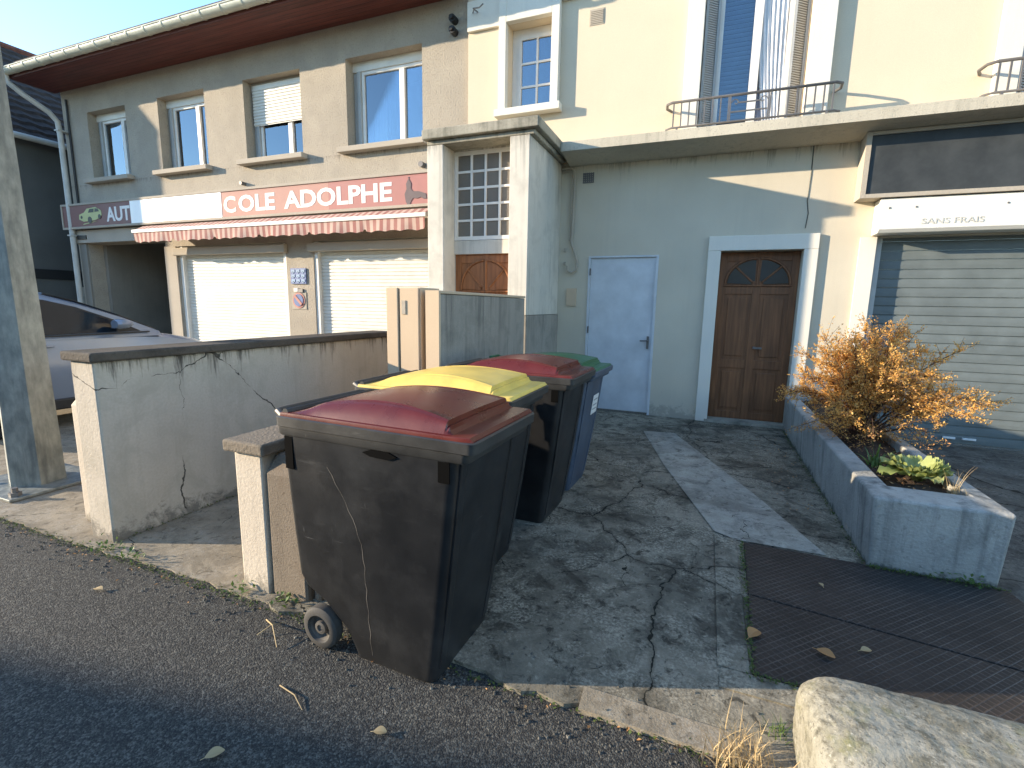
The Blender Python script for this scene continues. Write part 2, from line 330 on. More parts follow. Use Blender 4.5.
M['leaf_orange'] = leaf_mat('autumn_leaves', (.74, .38, .075), (.90, .59, .20), .6, .5)
M['leaf_brown'] = leaf_mat('dry_leaves', (.40, .20, .07), (.52, .29, .12), .7, .2)
M['leaf_lime'] = leaf_mat('lime_leaves', (.28, .33, .09), (.46, .49, .20), .5, .3)
M['leaf_green'] = leaf_mat('weed_leaves', (.07, .13, .025), (.13, .20, .045), .55, .3)
M['straw'] = leaf_mat('straw', (.42, .30, .15), (.55, .42, .22), .7, .2)
M['moss'] = leaf_mat('moss', (.05, .085, .015), (.10, .13, .03), .8, .2)
M['bark'] = wood('bark', (.09, .05, .032), .9)
def awn_mat():
    t = NT('striped_canvas'); s1 = t.n('ShaderNodeSeparateXYZ'); t.l(t.co, s1.inputs[0])
    fr = t.math('FRACT', t.math('MULTIPLY', s1.outputs[0], 7.4)); st = t.ramp(fr, [(.40, 0), (.46, 1), (.90, 1), (.98, 0)])
    c = t.mix(t.math('MULTIPLY', st, t.ramp(t.noise(3, 3), [(.3, .75), (.7, 1)])), (.52, .38, .31), (.32, .135, .115))
    return t.done(c, .85, 0, None, .2)
M['canvas'] = awn_mat()
def timber_mat():
    return wood('lintel', (.3, .2, .12))

# ------------------------------------------------------------------ mesh helpers
class MB:
    def __init__(s): s.b = bmesh.new()
    def box(s, x0, x1, y0, y1, z0, z1, mat=None):
        v = [s.b.verts.new(p) for p in ((x0, y0, z0), (x1, y0, z0), (x1, y1, z0), (x0, y1, z0), (x0, y0, z1), (x1, y0, z1), (x1, y1, z1), (x0, y1, z1))]
        for f in ((0, 3, 2, 1), (4, 5, 6, 7), (0, 1, 5, 4), (1, 2, 6, 5), (2, 3, 7, 6), (3, 0, 4, 7)):
            s.b.faces.new([v[i] for i in f])
        if mat is not None: bmesh.ops.transform(s.b, matrix=mat, verts=v)
        return v
    def quad(s, *ps): return s.b.faces.new([s.b.verts.new(p) for p in ps])
    def rings(s, rings, cap0=True, cap1=True, closed=True):
        R = [[s.b.verts.new(p) for p in r] for r in rings]; n = len(R[0])
        for a, b in zip(R, R[1:]):
            for i in range(n if closed else n-1):
                j = (i+1) % n; s.b.faces.new((a[i], a[j], b[j], b[i]))
        if cap0: s.b.faces.new(R[0][::-1])
        if cap1: s.b.faces.new(R[-1])
        return R
    def tube(s, pts, r, n=8, taper=None, cap=True):
        pts = [Vector(p) for p in pts]; rings = []; prev = None
        for i, p in enumerate(pts):
            d = (pts[min(i+1, len(pts)-1)] - pts[max(i-1, 0)]).normalized()
            a = prev if prev is not None else (Vector((0, 0, 1)) if abs(d.z) < .9 else Vector((1, 0, 0)))
            u = (a - d*a.dot(d)).normalized(); prev = u; w = d.cross(u)
            rr = r if taper is None else r + (taper-r)*i/(len(pts)-1)
            rings.append([p + (u*math.cos(k*2*math.pi/n) + w*math.sin(k*2*math.pi/n))*rr for k in range(n)])
        s.rings(rings, cap, cap)
    def prism(s, poly, axis, a, b):
        """poly of 2D points extruded along axis ('x','y','z') from a to b"""
        def P(p, t): return {'x': (t, p[0], p[1]), 'y': (p[0], t, p[1]), 'z': (p[0], p[1], t)}[axis]
        s.rings([[P(p, a) for p in poly], [P(p, b) for p in poly]])
    def disc(s, c, r, axis, a, b, n=24, r2=None):
        s.prism2(c, r, r if r2 is None else r2, axis, a, b, n)
    def prism2(s, c, ra, rb, axis, a, b, n):
        def P(u, v, t): return {'x': (t, u, v), 'y': (u, t, v), 'z': (u, v, t)}[axis]
        s.rings([[P(c[0]+r*math.cos(k*2*math.pi/n), c[1]+r*math.sin(k*2*math.pi/n), t) for k in range(n)] for r, t in ((ra, a), (rb, b))])
    def wall(s, x0, x1, z0, z1, holes, yf, yb):
        xs = sorted({x0, x1, *[h[0] for h in holes], *[h[1] for h in holes]}); xs = [x for x in xs if x0 <= x <= x1]
        zs = sorted({z0, z1, *[h[2] for h in holes], *[h[3] for h in holes]}); zs = [z for z in zs if z0 <= z <= z1]
        def solid(i, j):
            if i < 0 or j < 0 or i >= len(xs)-1 or j >= len(zs)-1: return False
            cx, cz = (xs[i]+xs[i+1])/2, (zs[j]+zs[j+1])/2
            return not any(h[0] < cx < h[1] and h[2] < cz < h[3] for h in holes)
        for i in range(len(xs)-1):
            for j in range(len(zs)-1):
                if not solid(i, j): continue
                a, b, c, d = xs[i], xs[i+1], zs[j], zs[j+1]
                s.quad((a, yf, c), (b, yf, c), (b, yf, d), (a, yf, d)); s.quad((a, yb, c), (a, yb, d), (b, yb, d), (b, yb, c))
                if not solid(i-1, j): s.quad((a, yf, c), (a, yf, d), (a, yb, d), (a, yb, c))
                if not solid(i+1, j): s.quad((b, yf, c), (b, yb, c), (b, yb, d), (b, yf, d))
                if not solid(i, j-1): s.quad((a, yf, c), (a, yb, c), (b, yb, c), (b, yf, c))
                if not solid(i, j+1): s.quad((a, yf, d), (b, yf, d), (b, yb, d), (a, yb, d))
        bmesh.ops.remove_doubles(s.b, verts=s.b.verts, dist=1e-5)
    def build(s, name, mat, parent=None, bevel=0, seg=2, smooth=False, jitter=0, ang=35):
        bmesh.ops.recalc_face_normals(s.b, faces=s.b.faces)
        if jitter:
            for v in s.b.verts: v.co += Vector([random.uniform(-jitter, jitter) for _ in range(3)])
        me = bpy.data.meshes.new(name); s.b.to_mesh(me); s.b.free()
        mats = mat if isinstance(mat, (list, tuple)) else [mat]
        for m in mats: me.materials.append(m)
        if smooth:
            me.polygons.foreach_set('use_smooth', [True]*len(me.polygons))
            try: me.set_sharp_from_angle(angle=rad(ang))
            except Exception: pass
        o = bpy.data.objects.new(name, me); COL.objects.link(o)
        if parent is not None: o.parent = parent
        if bevel:
            bv = o.modifiers.new('bevel', 'BEVEL'); bv.width = bevel; bv.segments = seg; bv.limit_method = 'ANGLE'; bv.angle_limit = rad(40)
        return o
def mbox(*a, **k): m = MB(); m.box(*a, **k); return m
def thing(name, label, cat, loc=(0, 0, 0), rz=0, group=None):
    o = bpy.data.objects.new(name, None); o.empty_display_size = .2; COL.objects.link(o); o.location = loc; o.rotation_euler.z = rz
    return tag(o, label, cat, group)
def tag(o, label, cat, group=None):
    o['label'] = label; o['category'] = cat
    if group: o['group'] = group
    return o
def struct(o): o['kind'] = 'structure'; return o
def shift(mb, o):
    """move a bmesh built in world coords into the frame of its thing"""
    for v in mb.b.verts: v.co -= o.location
    return mb
_txt = {}
def text_mb(s, x0, x1, z0, z1, y, depth=.004, bold=.03):
    cu = bpy.data.curves.new('lettering', 'FONT'); cu.body = s; cu.size = 1; cu.extrude = .02; cu.offset = bold; cu.resolution_u = 3
    ob = bpy.data.objects.new('lettering', cu); COL.objects.link(ob)
    dg = bpy.context.evaluated_depsgraph_get(); me = bpy.data.meshes.new_from_object(ob.evaluated_get(dg))
    bpy.data.objects.remove(ob); mb = MB(); mb.b.from_mesh(me); bpy.data.meshes.remove(me)
    vs = mb.b.verts; ax = min(v.co.x for v in vs); bx = max(v.co.x for v in vs); ay = min(v.co.y for v in vs); by = max(v.co.y for v in vs)
    for v in vs:
        v.co = Vector((x0+(v.co.x-ax)/(bx-ax)*(x1-x0), y-depth/2 - (v.co.z/.02)*depth/2, z0+(v.co.y-ay)/(by-ay)*(z1-z0)))
    return mb

# ------------------------------------------------------------------ ground
def sheet(name, x0, x1, y0, y1, z, mat, jag=0, step=.06, rot=None):
    mb = MB(); n = max(2, int((x1-x0)/step)) if jag else 2
    fr = []; bk = []; r = random.Random(hash(name) % 1000 if False else len(name)*17)
    ph = 0
    for i in range(n+1):
        x = x0+(x1-x0)*i/n; ph = ph*.7 + r.uniform(-jag, jag)
        fr.append((x, y0+ph, z)); bk.append((x, y1, z))
    lowf = [(p[0], p[1], z-.05) for p in fr]
    mb.rings([bk, fr, lowf], False, False, False)
    return struct(mb.build(name, mat))
g = MB(); g.quad((-300, -300, 0), (300, -300, 0), (300, 300, 0), (-300, 300, 0)); struct(g.build('road', M['asphalt']))
sheet('pavement', -22, -2.06, 1.72, 12.4, .008, M['pavement'], .014)
sheet('forecourt', -2.06, 1.10, 1.70, 7.29, .020, M['slab'], .03)
sheet('driveway', 1.10, 14, 1.80, 7.29, .010, M['drive'], .02)
st = MB(); st.b.faces.new([st.b.verts.new(p) for p in ((-.66, 6.30, .027), (-.30, 4.98, .027), (.16, 3.58, .027), (.30, 3.50, .027), (.84, 3.50, .027), (.52, 4.4, .027), (-.28, 6.34, .027))])
struct(st.build('path_strip', M['slab_new']))
bd = MB()
bd.box(.17, .30, 2.16, 3.50, -.02, .029); bd.box(.17, 1.9, 2.03, 2.15, -.02, .0285)
for v in bd.b.verts: v.co.x += random.uniform(-.012, .012); v.co.y += random.uniform(-.012, .012)
struct(bd.build('path_border', M['slab']))

# ------------------------------------------------------------------ beige shop building on the left
SB = thing('shop_building', 'two storey grey beige stucco building with four upper windows and white shop shutters', 'building', (-8.9, 7.3, 0))
FY = 7.30
def sb(name, mb, mat, parent=None, **k): return shift(mb, SB).build(name, mat, parent or SB, **k)
wins = [(-13.22, -11.90), (-10.86, -9.49), (-8.44, -7.05), (-6.04, -4.53)]
WZ0, WZ1 = 4.24, 5.66
holes = [(a, b, WZ0, WZ1) for a, b in wins] + [(-10.62, -7.6, 0, 2.70), (-6.93, -3.9, 0, 2.70), (-13.72, -11.02, 0, 2.84)]
w = MB(); w.wall(-14.1, -3.68, 0, 6.22, holes, FY, FY+.35); sb('wall', w, M['stucco'])
w = MB(); w.box(-14.1, -13.8, FY+.352, 16, 0, 6.2); w.box(-14.1, -3.68, 16.002, 16.3, 0, 6.2)
sb('side_wall', w, M['stucco'])
w = MB(); w.box(-13.73, -13.6, FY+.3, 14, 0, 3.0); w.box(-11.2, -11.0, FY+.36, 14, 0, 3.0); w.box(-13.6, -11.2, 13.0, 13.2, 0, 3.0); w.box(-13.75, -10.9, FY+.36, 14, 3.0, 3.12)
sb('passage', w, M['interior'])
rf = MB(); rf.prism([(6.42, 6.30), (11.6, 8.9), (16.8, 6.3), (16.8, 6.4), (11.6, 9.0), (6.42, 6.42)], 'x', -14.35, -3.70); sb('roof', rf, M['tile_dark'])
so = MB(); so.box(-14.30, -3.70, 6.50, 7.298, 6.19, 6.225); so.box(-14.30, -3.70, 6.47, 6.497, 6.17, 6.33); sb('soffit', so, M['soffit'])
# half-round gutter with visible rings
gt = MB(); prof = [(6.40+.095*math.cos(a), 6.30+.095*math.sin(a)) for a in [math.pi + math.pi*i/10 for i in range(11)]] + [(6.40+.086*math.cos(a), 6.30+.086*math.sin(a)) for a in [2*math.pi - math.pi*i/10 for i in range(11)]]
gt.prism(prof, 'x', -14.42, -3.72)
gt.tube([(-14.42, 6.305, 6.30), (-3.72, 6.305, 6.30)], .013, 8)
x = -14.3
while x < -3.8:
    gt.prism([(6.40+.104*math.cos(a), 6.30+.104*math.sin(a)) for a in [math.pi*.97 + math.pi*1.03*i/10 for i in range(11)]] + [(6.40+.09*math.cos(a), 6.30+.09*math.sin(a)) for a in [2*math.pi - math.pi*i/10 for i in range(11)]], 'x', x, x+.028)
    x += .47
gt.box(-14.424, -14.41, 6.31, 6.49, 6.22, 6.30)
sb('gutter', gt, M['gutter'], smooth=True)
dp = MB(); dp.tube([(-14.20, 6.40, 6.22), (-14.20, 6.42, 6.08), (-14.12, 6.62, 5.90), (-14.02, 7.0, 5.66), (-14.0, 7.13, 5.5), (-14.0, 7.15, 5.2), (-14.0, 7.15, 0)], .055, 12)
for z in (5.3, 3.0, 1.0): dp.box(-14.07, -13.93, 7.08, 7.3, z, z+.03)
sb('downpipe', dp, M['pvc'], smooth=True)
cb = MB(); cb.tube([(-13.87, 7.27, 6.0), (-13.86, 7.27, 3.2), (-13.8, 7.25, 3.02), (-13.6, 7.25, 3.0)], .022, 6); cb.box(-13.93, -13.6, 7.2, 7.29, 2.93, 3.02); sb('cable', cb, M['black'])
ins = MB()
for z in (5.86, 5.70): ins.disc((-3.93, z), .055, 'y', 7.18, 7.30, 12); ins.disc((-3.93, z), .03, 'y', 7.14, 7.18, 12)
sb('insulator', ins, M['black'])
ins = MB(); ins.disc((-4.52, 3.83), .045, 'y', 7.2, 7.3, 12); ins.disc((-8.55, 3.82), .035, 'y', 7.2, 7.3, 12); sb('wall_fitting', ins, M['iron'])

def casement(par, place, x0, x1, z0, z1, y, curtain, split=.62, band=.13):
    """a PVC window: outer frame, centre meeting stile, glass, curtain and dark room behind"""
    fr = MB(); e = .055
    fr.box(x0, x0+e, y, y+.06, z0, z1); fr.box(x1-e, x1, y, y+.06, z0, z1); fr.box(x0+e, x1-e, y, y+.06, z0, z0+e); fr.box(x0+e, x1-e, y, y+.06, z1-e, z1)
    xm = x0+(x1-x0)*split; fr.box(xm-.05, xm+.05, y-.012, y+.05, z0+e+.002, z1-e-.002)
    f = place('frame', fr, M['win_white'], par, bevel=.006)
    gl = MB(); gl.box(x0+e, xm-.05, y+.03, y+.036, z0+e, z1-e); gl.box(xm+.05, x1-e, y+.03, y+.036, z0+e, z1-e); place('pane', gl, M['glass'], par)
    rm = MB(); rm.box(x0-.1, x1+.1, y+.95, y+1.0, z0-.2, z1+.2); rm.box(x0-.1, x0-.06, y+.12, y+.95, z0-.2, z1+.2); rm.box(x1+.06, x1+.1, y+.12, y+.95, z0-.2, z1+.2); rm.box(x0-.06, x1+.06, y+.12, y+.95, z0-.2, z0-.16); rm.box(x0-.06, x1+.06, y+.12, y+.95, z1+.16, z1+.2)
    place('room', rm, M['room'], par)
    for (a, b) in curtain:
        cu = MB(); n = 40; top = []; bot = []
        for i in range(n+1):
            xx = a+(b-a)*i/n; yy = y+.16+.022*math.sin(i*1.9)+.012*math.sin(i*.7)
            top.append((xx, yy, z1-.03)); bot.append((xx+.02*math.sin(i*.5), yy, z0+.02))
        cu.rings([top, bot], False, False, False); place('curtain', cu, M['curtain'], par, smooth=True, ang=180)
def sbwin(i):
    x0, x1 = wins[i]
    W = bpy.data.objects.new('window', None); COL.objects.link(W); W.parent = SB; W.empty_display_size = .2
    pl = lambda nm, mb, mat, par, **k: shift(mb, SB).build(nm, mat, par, **k)
    y = FY+.20
    box_h = .15
    casement(W, pl, x0+.17, x1, WZ0+.04, WZ1-box_h, y, [[(x0+.5, x0+.95)], [(x0+.3, x0+.7)], [(x0+.25, x0+.6), (x1-.42, x1-.02)], [(x0+.3, x0+.55)]][i])
    rl = MB(); rl.box(x0+.10, x0+.165, y-.03, y+.05, WZ0+.04, WZ1-box_h); rl.box(x0+.003, x0+.10, y+.01, y+.06, WZ0+.04, WZ1-box_h); pl('guide_rail', rl, M['win_grey'], W)
    bx = MB(); bx.box(x0+.003, x1-.003, y-.02, y+.14, WZ1-box_h+.002, WZ1-.003); pl('shutter_box', bx, M['shutter_white'] if i != 2 else M['stucco_trim'], W)
    sl = MB(); sl.box(x0-.13, x1+.10, FY-.15, FY-.002, WZ0-.10, WZ0-.012); sl.box(x0+.003, x1-.003, FY+.0, FY+.21, WZ0-.06, WZ0+.035); pl('sill', sl, M['stucco_trim'], W, bevel=.008)
    if i == 2:
        rs = MB(); z = 4.90
        while z < WZ1-box_h:
            rs.prism([(y-.035, z), (y-.05, z+.012), (y-.05, z+.042), (y-.035, z+.052)], 'x', x0+.06, x1-.01); z += .055
        rs.box(x0+.06, x1-.01, y-.036, y-.025, 4.89, WZ1-.05); pl('roller_shutter', rs, M['shutter_white'], W)
for i in range(4): sbwin(i)
# shop shutters
for (x0, x1) in ((-10.62, -7.6), (-6.93, -3.9)):
    sh = MB(); z = .02; y = FY+.11
    while z < 2.46:
        sh.prism([(y, z), (y-.012, z+.010), (y-.012, z+.050), (y, z+.060)], 'x', x0+.09, x1-.09); z += .064
    sh.box(x0+.09, x1-.09, y+.001, y+.02, 0.02, 2.5)
    o = sb('roller_shutter', sh, M['shutter_white'])
    gr = MB(); gr.box(x0+.003, x0+.088, FY+.02, FY+.2, 0, 2.69); gr.box(x1-.088, x1-.003, FY+.02, FY+.2, 0, 2.69); shift(gr, SB).build('guide_rail', M['win_white'], o)
    hb = MB(); hb.box(x0-.06, x1+.06, FY-.10, FY-.003, 2.50, 2.66); shift(hb, SB).build('shutter_box', M['stucco_trim'], o, bevel=.02)
ft = MB(); ft.box(-11.02, -10.66, FY-.03, FY-.002, 0, 2.70); sb('pilaster', ft, M['stucco_trim'])
ft = MB(); ft.box(-13.98, -13.74, FY-.04, FY-.002, 0, 2.83); sb('pilaster', ft, M['interior'])
ft = MB(); ft.box(-14.1, -11.0, FY-.08, FY-.002, 2.85, 3.13); sb('lintel', ft, M['stucco_trim'])

# shop sign
SG = thing('shop_sign', 'long faded red shop sign with white capital lettering above the awning', 'sign', (-9.3, 7.15, 3.15))
def sg(nm, mb, mat, par=None, **k): return shift(mb, SG).build(nm, mat, par or SG, **k)
SZ0, SZ1, SY = 3.16, 3.70, 7.13
sg('backing_box', mbox(-14.25, -3.62, SY+.012, FY-.003, SZ0, SZ1), M['win_grey'])
p1 = sg('sign_panel', mbox(-14.23, -11.78, SY, SY+.01, SZ0+.035, SZ1-.035), M['sign_shaded']); p1['label'] = 'maroon sign panel in a shaded tone'  # ends at the shadow edge; the shade is in its maroon
pb = sg('sign_panel', mbox(-11.779, -9.01, SY-.006, SY+.01, SZ0+.012, SZ1-.012), M['sign_glare']); pb['label'] = 'sign panel painted white as sun glare'  # white panel paints the glare that hides the middle letters
p2 = sg('sign_panel', mbox(-9.008, -6.36, SY, SY+.01, SZ0+.035, SZ1-.035), M['sign_pale']); p2['label'] = 'pale red sign panel in a sunlit tone'
p3 = sg('sign_panel', mbox(-6.358, -3.62, SY, SY+.01, SZ0+.035, SZ1-.035), M['sign_pink']); p3['label'] = 'faded pinkish red sign panel in a sunlit tone'
fr = MB(); fr.box(-14.27, -3.62, SY-.02, SY+.011, SZ1-.034, SZ1+.01); fr.box(-14.27, -3.62, SY-.02, SY+.011, SZ0-.01, SZ0+.034); fr.box(-14.27, -14.232, SY-.02, SY+.011, SZ0+.036, SZ1-.036)
sg('frame', fr, M['stucco_trim'])
sg('lettering', text_mb('AUT', -12.62, -11.80, 3.265, 3.575, SY), M['letter'])
sg('lettering', text_mb('C', -8.95, -8.62, 3.265, 3.575, SY), M['letter_faint'])  # C painted fainter, as if washed out by the glare
sg('lettering', text_mb('OLE', -8.55, -7.62, 3.265, 3.575, SY), M['letter'])
sg('lettering', text_mb('ADOLPHE', -7.40, -5.03, 3.265, 3.575, SY), M['letter'])
# little car emblem (flat print on the panel)
em = MB(); y0, y1 = SY-.008, SY-.001
body = [(-13.62, 3.36), (-13.60, 3.46), (-13.42, 3.50), (-13.30, 3.58), (-12.98, 3.60), (-12.80, 3.52), (-12.78, 3.42), (-12.86, 3.36), (-13.05, 3.32), (-13.45, 3.30)]
em.prism(body, 'y', y0, y1); em.prism([(-13.5, 3.235), (-13.3, 3.255), (-12.95, 3.30), (-13.2, 3.28), (-13.45, 3.26)], 'y', y0, y1); sg('emblem', em, M['emblem_y'])
em = MB(); y0, y1 = SY-.012, SY-.0085
em.prism([(-13.26, 3.49), (-13.20, 3.565), (-13.04, 3.57), (-13.06, 3.49)], 'y', y0, y1); em.prism([(-13.02, 3.495), (-13.0, 3.575), (-12.9, 3.56), (-12.86, 3.50)], 'y', y0, y1)
for cx, cz, r in ((-13.22, 3.33, .075), (-12.86, 3.39, .05), (-13.52, 3.40, .035)): em.disc((cx, cz), r, 'y', y0, y1, 14)
sg('emblem_detail', em, M['emblem_d'])
em = MB(); y0, y1 = SY-.008, SY-.001
em.prism([(-4.76, 3.24), (-4.78, 3.36), (-4.74, 3.44), (-4.75, 3.52), (-4.70, 3.60), (-4.65, 3.52), (-4.66, 3.44), (-4.62, 3.40), (-4.50, 3.39), (-4.38, 3.35), (-4.36, 3.27), (-4.42, 3.27), (-4.47, 3.30), (-4.54, 3.28), (-4.62, 3.29), (-4.66, 3.24), (-4.69, 3.18), (-4.72, 3.18)], 'y', y0, y1)
em.disc((-4.70, 3.615), .012, 'y', y0, y1, 8); sg('emblem', em, M['emblem_g'])

# awning
AW = thing('awning', 'rolled in striped red and cream shop awning with scalloped valance', 'awning', (-7.8, 7.0, 2.7))
def aw(nm, mb, mat, **k): return shift(mb, AW).build(nm, mat, AW, **k)
cv = MB(); n = 60
cv.rings([[(-11.2+7.0*i/n, 7.12, 3.12) for i in range(n+1)], [(-11.2+7.0*i/n, 6.98, 3.085 + .006*math.sin(i*.9)) for i in range(n+1)], [(-11.2+7.0*i/n, 6.81, 2.985) for i in range(n+1)]], False, False, False)
aw('canopy_cloth', cv, M['canvas'])
aw('front_bar', mbox(-11.23, -4.17, 6.77, 6.815, 2.925, 2.99), M['win_white'], bevel=.01)
vl = MB(); n = 420; rows = []
for zr in range(5):
    row = []
    for i in range(n+1):
        xx = -11.2+7.0*i/n; seam = (xx+11.2) % 1.17
        low = 2.725 + .022*abs(math.sin((xx)*math.pi/.29)) + (.03 if seam < .03 or seam > 1.14 else 0)
        yy = 6.79 + .014*math.sin(xx*5.5)*zr/4 + .008*math.sin(xx*14)*zr/4
        row.append((xx, yy, 2.925 - (2.925-low)*zr/4))
    rows.append(row)
vl.rings(rows, False, False, False); aw('valance', vl, M['canvas'], smooth=True, ang=180)
ar = MB()
for xx in (-10.6, -7.9, -5.2): ar.box(xx, xx+.06, 6.82, 7.12, 2.93, 2.97); ar.box(xx-.4, xx+.1, 6.83, 6.87, 2.955, 2.985)
aw('arm', ar, M['win_grey'])

# plates on the pier between the shutters
N1 = thing('notice_plate', 'blue notice plate with pale pictograms on pier between white shutters', 'notice', (-7.30, 7.29, 2.07))
shift(mbox(-7.49, -7.11, 7.275, 7.298, 1.92, 2.21), N1).build('plate', M['blue'], N1)
q = MB()
for r in range(3):
    for c in range(3):
        q.box(-7.465+.12*c, -7.375+.12*c, 7.268, 7.274, 2.135-.09*r, 2.185-.09*r)
for r in range(3):
    for c in range(3): q.disc((-7.42+.12*c, 2.13-.09*r), .018, 'y', 7.268, 7.274, 8)
shift(q, N1).build('pictogram', M['blue_lt'], N1)
N2 = thing('intercom', 'small metal bell plate between blue notice and round no parking sign', 'bell', (-7.30, 7.29, 1.81))
shift(mbox(-7.42, -7.32, 7.265, 7.298, 1.77, 1.84), N2).build('cover', M['win_white'], N2, bevel=.006); shift(mbox(-7.318, -7.2, 7.27, 7.298, 1.755, 1.825), N2).build('plate', M['iron'], N2, bevel=.005)
N3 = thing('no_parking_sign', 'round faded no parking sign on beige plate beneath the bell plate', 'sign', (-7.32, 7.29, 1.63))
shift(mbox(-7.5, -7.14, 7.288, 7.298, 1.44, 1.82-.06), N3).build('plate', M['stucco_trim'], N3)
q = MB(); q.disc((-7.32, 1.61), .15, 'y', 7.278, 7.287, 28); shift(q, N3).build('red_ring', M['red'], N3)
q = MB(); q.disc((-7.32, 1.61), .115, 'y', 7.270, 7.277, 28); shift(q, N3).build('blue_disc', M['blue'], N3)
q = MB(); q.prism([(-7.418, 1.672), (-7.382, 1.708), (-7.222, 1.548), (-7.258, 1.512)], 'y', 7.263, 7.269); shift(q, N3).build('slash', M['red'], N3)

# ------------------------------------------------------------------ cream building with porch, doors and garage
CB = thing('cream_building', 'cream painted building with balcony ledge, brown door, white door and grey garage shutter', 'building', (0, 7.25, 0))
def cb_(nm, mb, mat, par=None, **k): return shift(mb, CB).build(nm, mat, par or CB, **k)
UY, LY = 7.24, 7.30
W1 = (-3.02, -2.33, 4.45, 5.62); BW = (-.32, .88, 3.80, 6.6); BW2 = (2.86, 4.1, 3.80, 6.6)
w = MB(); w.wall(-3.679, 9, 3.66, 9.5, [W1, BW, BW2], UY, UY+.35); cb_('upper_wall', w, M['cream'])
WD = (.10, 1.07, 0, 2.36); GD = (1.83, 5.2, 0, 2.48); TD = (-1.70, -.70, 0, 2.33); PD = (-3.42, -2.42, .2, 3.66)
w = MB(); w.wall(-3.679, 9, 0, 3.655, [WD, GD, TD, PD], LY, LY+.35); cb_('lower_wall', w, M['cream_low'])
cb_('crack', (lambda m: (m.tube([(1.055, 7.297, 3.64), (1.06, 7.297, 3.3), (1.05, 7.297, 2.95), (1.075, 7.297, 2.8), (1.06, 7.297, 2.62)], .006, 4), m)[1])(MB()), M['emblem_d'])
cb_('roof', (lambda m: (m.prism([(6.6, 9.5), (12, 12.2), (17, 9.5), (17, 9.6), (12, 12.35), (6.6, 9.65)], 'x', -3.9, 9.3), m)[1])(MB()), M['tile_dark'])
# string band, upper small window surround
bnd = MB(); bnd.box(-3.67, -3.135, UY-.05, UY-.002, 5.62, 6.02); bnd.box(-2.20, -.6, UY-.05, UY-.002, 5.78, 6.02); cb_('band', bnd, M['white_trim'])
su = MB(); a, b, c, d = W1
su.box(a-.115, a, UY-.10, UY-.002, c, d+.42); su.box(b, b+.115, UY-.10, UY-.002, c, d+.42); su.box(a+.001, b-.001, UY-.10, UY-.002, d, d+.42); su.box(a-.16, b+.16, UY-.15, UY-.002, c-.10, c-.001)
UW = cb_('window', su, M['white_trim'], bevel=.006)
def grid_window(par, place, x0, x1, z0, z1, y, nx, nz, e=.05, bar=.028, fmat='win_white', gmat='glass'):
    f = MB(); f.box(x0, x0+e, y, y+.05, z0, z1); f.box(x1-e, x1, y, y+.05, z0, z1); f.box(x0+e, x1-e, y, y+.05, z0, z0+e); f.box(x0+e, x1-e, y, y+.05, z1-e, z1)
    for i in range(1, nx): xx = x0+e+(x1-x0-2*e)*i/nx; f.box(xx-bar/2, xx+bar/2, y+.005, y+.045, z0+e, z1-e)
    for j in range(1, nz): zz = z0+e+(z1-z0-2*e)*j/nz; f.box(x0+e, x1-e, y+.008, y+.042, zz-bar/2, zz+bar/2)
    place('frame', f, M[fmat], par); place('pane', mbox(x0+e-.005, x1-e+.005, y+.022, y+.028, z0+e-.005, z1-e+.005), M[gmat], par)
pl = lambda nm, mb, mat, par, **k: shift(mb, CB).build(nm, mat, par, **k)
grid_window(UW, pl, a+.10, b-.003, c+.003, d-.10, UY+.16, 2, 3)
f = MB(); f.box(a+.003, a+.098, UY+.17, UY+.22, c+.003, d-.003); f.box(a+.1, b-.003, UY+.17, UY+.22, d-.098, d-.003); pl('jamb', f, M['win_white'], UW)
pl('room', mbox(a-.1, b+.1, UY+.5, UY+.55, c-.2, d+.2), M['room'], UW)
cb_('air_vent', (lambda m: ([m.box(-1.80, -1.63, UY-.014, UY-.002, 5.42+.021*k, 5.434+.021*k) for k in range(8)], m.box(-1.815, -1.615, UY-.006, UY-.001, 5.40, 5.60), m)[2])(MB()), M['stucco_trim'])
cb_('air_vent', (lambda m: ([m.box(-1.83+.028*k, -1.815+.028*k, LY-.02, LY-.003, 3.36, 3.50) for k in range(6)], [m.box(-1.835, -1.675, LY-.018, LY-.004, 3.36+.03*k, 3.372+.03*k) for k in range(5)], m)[2])(MB()), M['iron'])
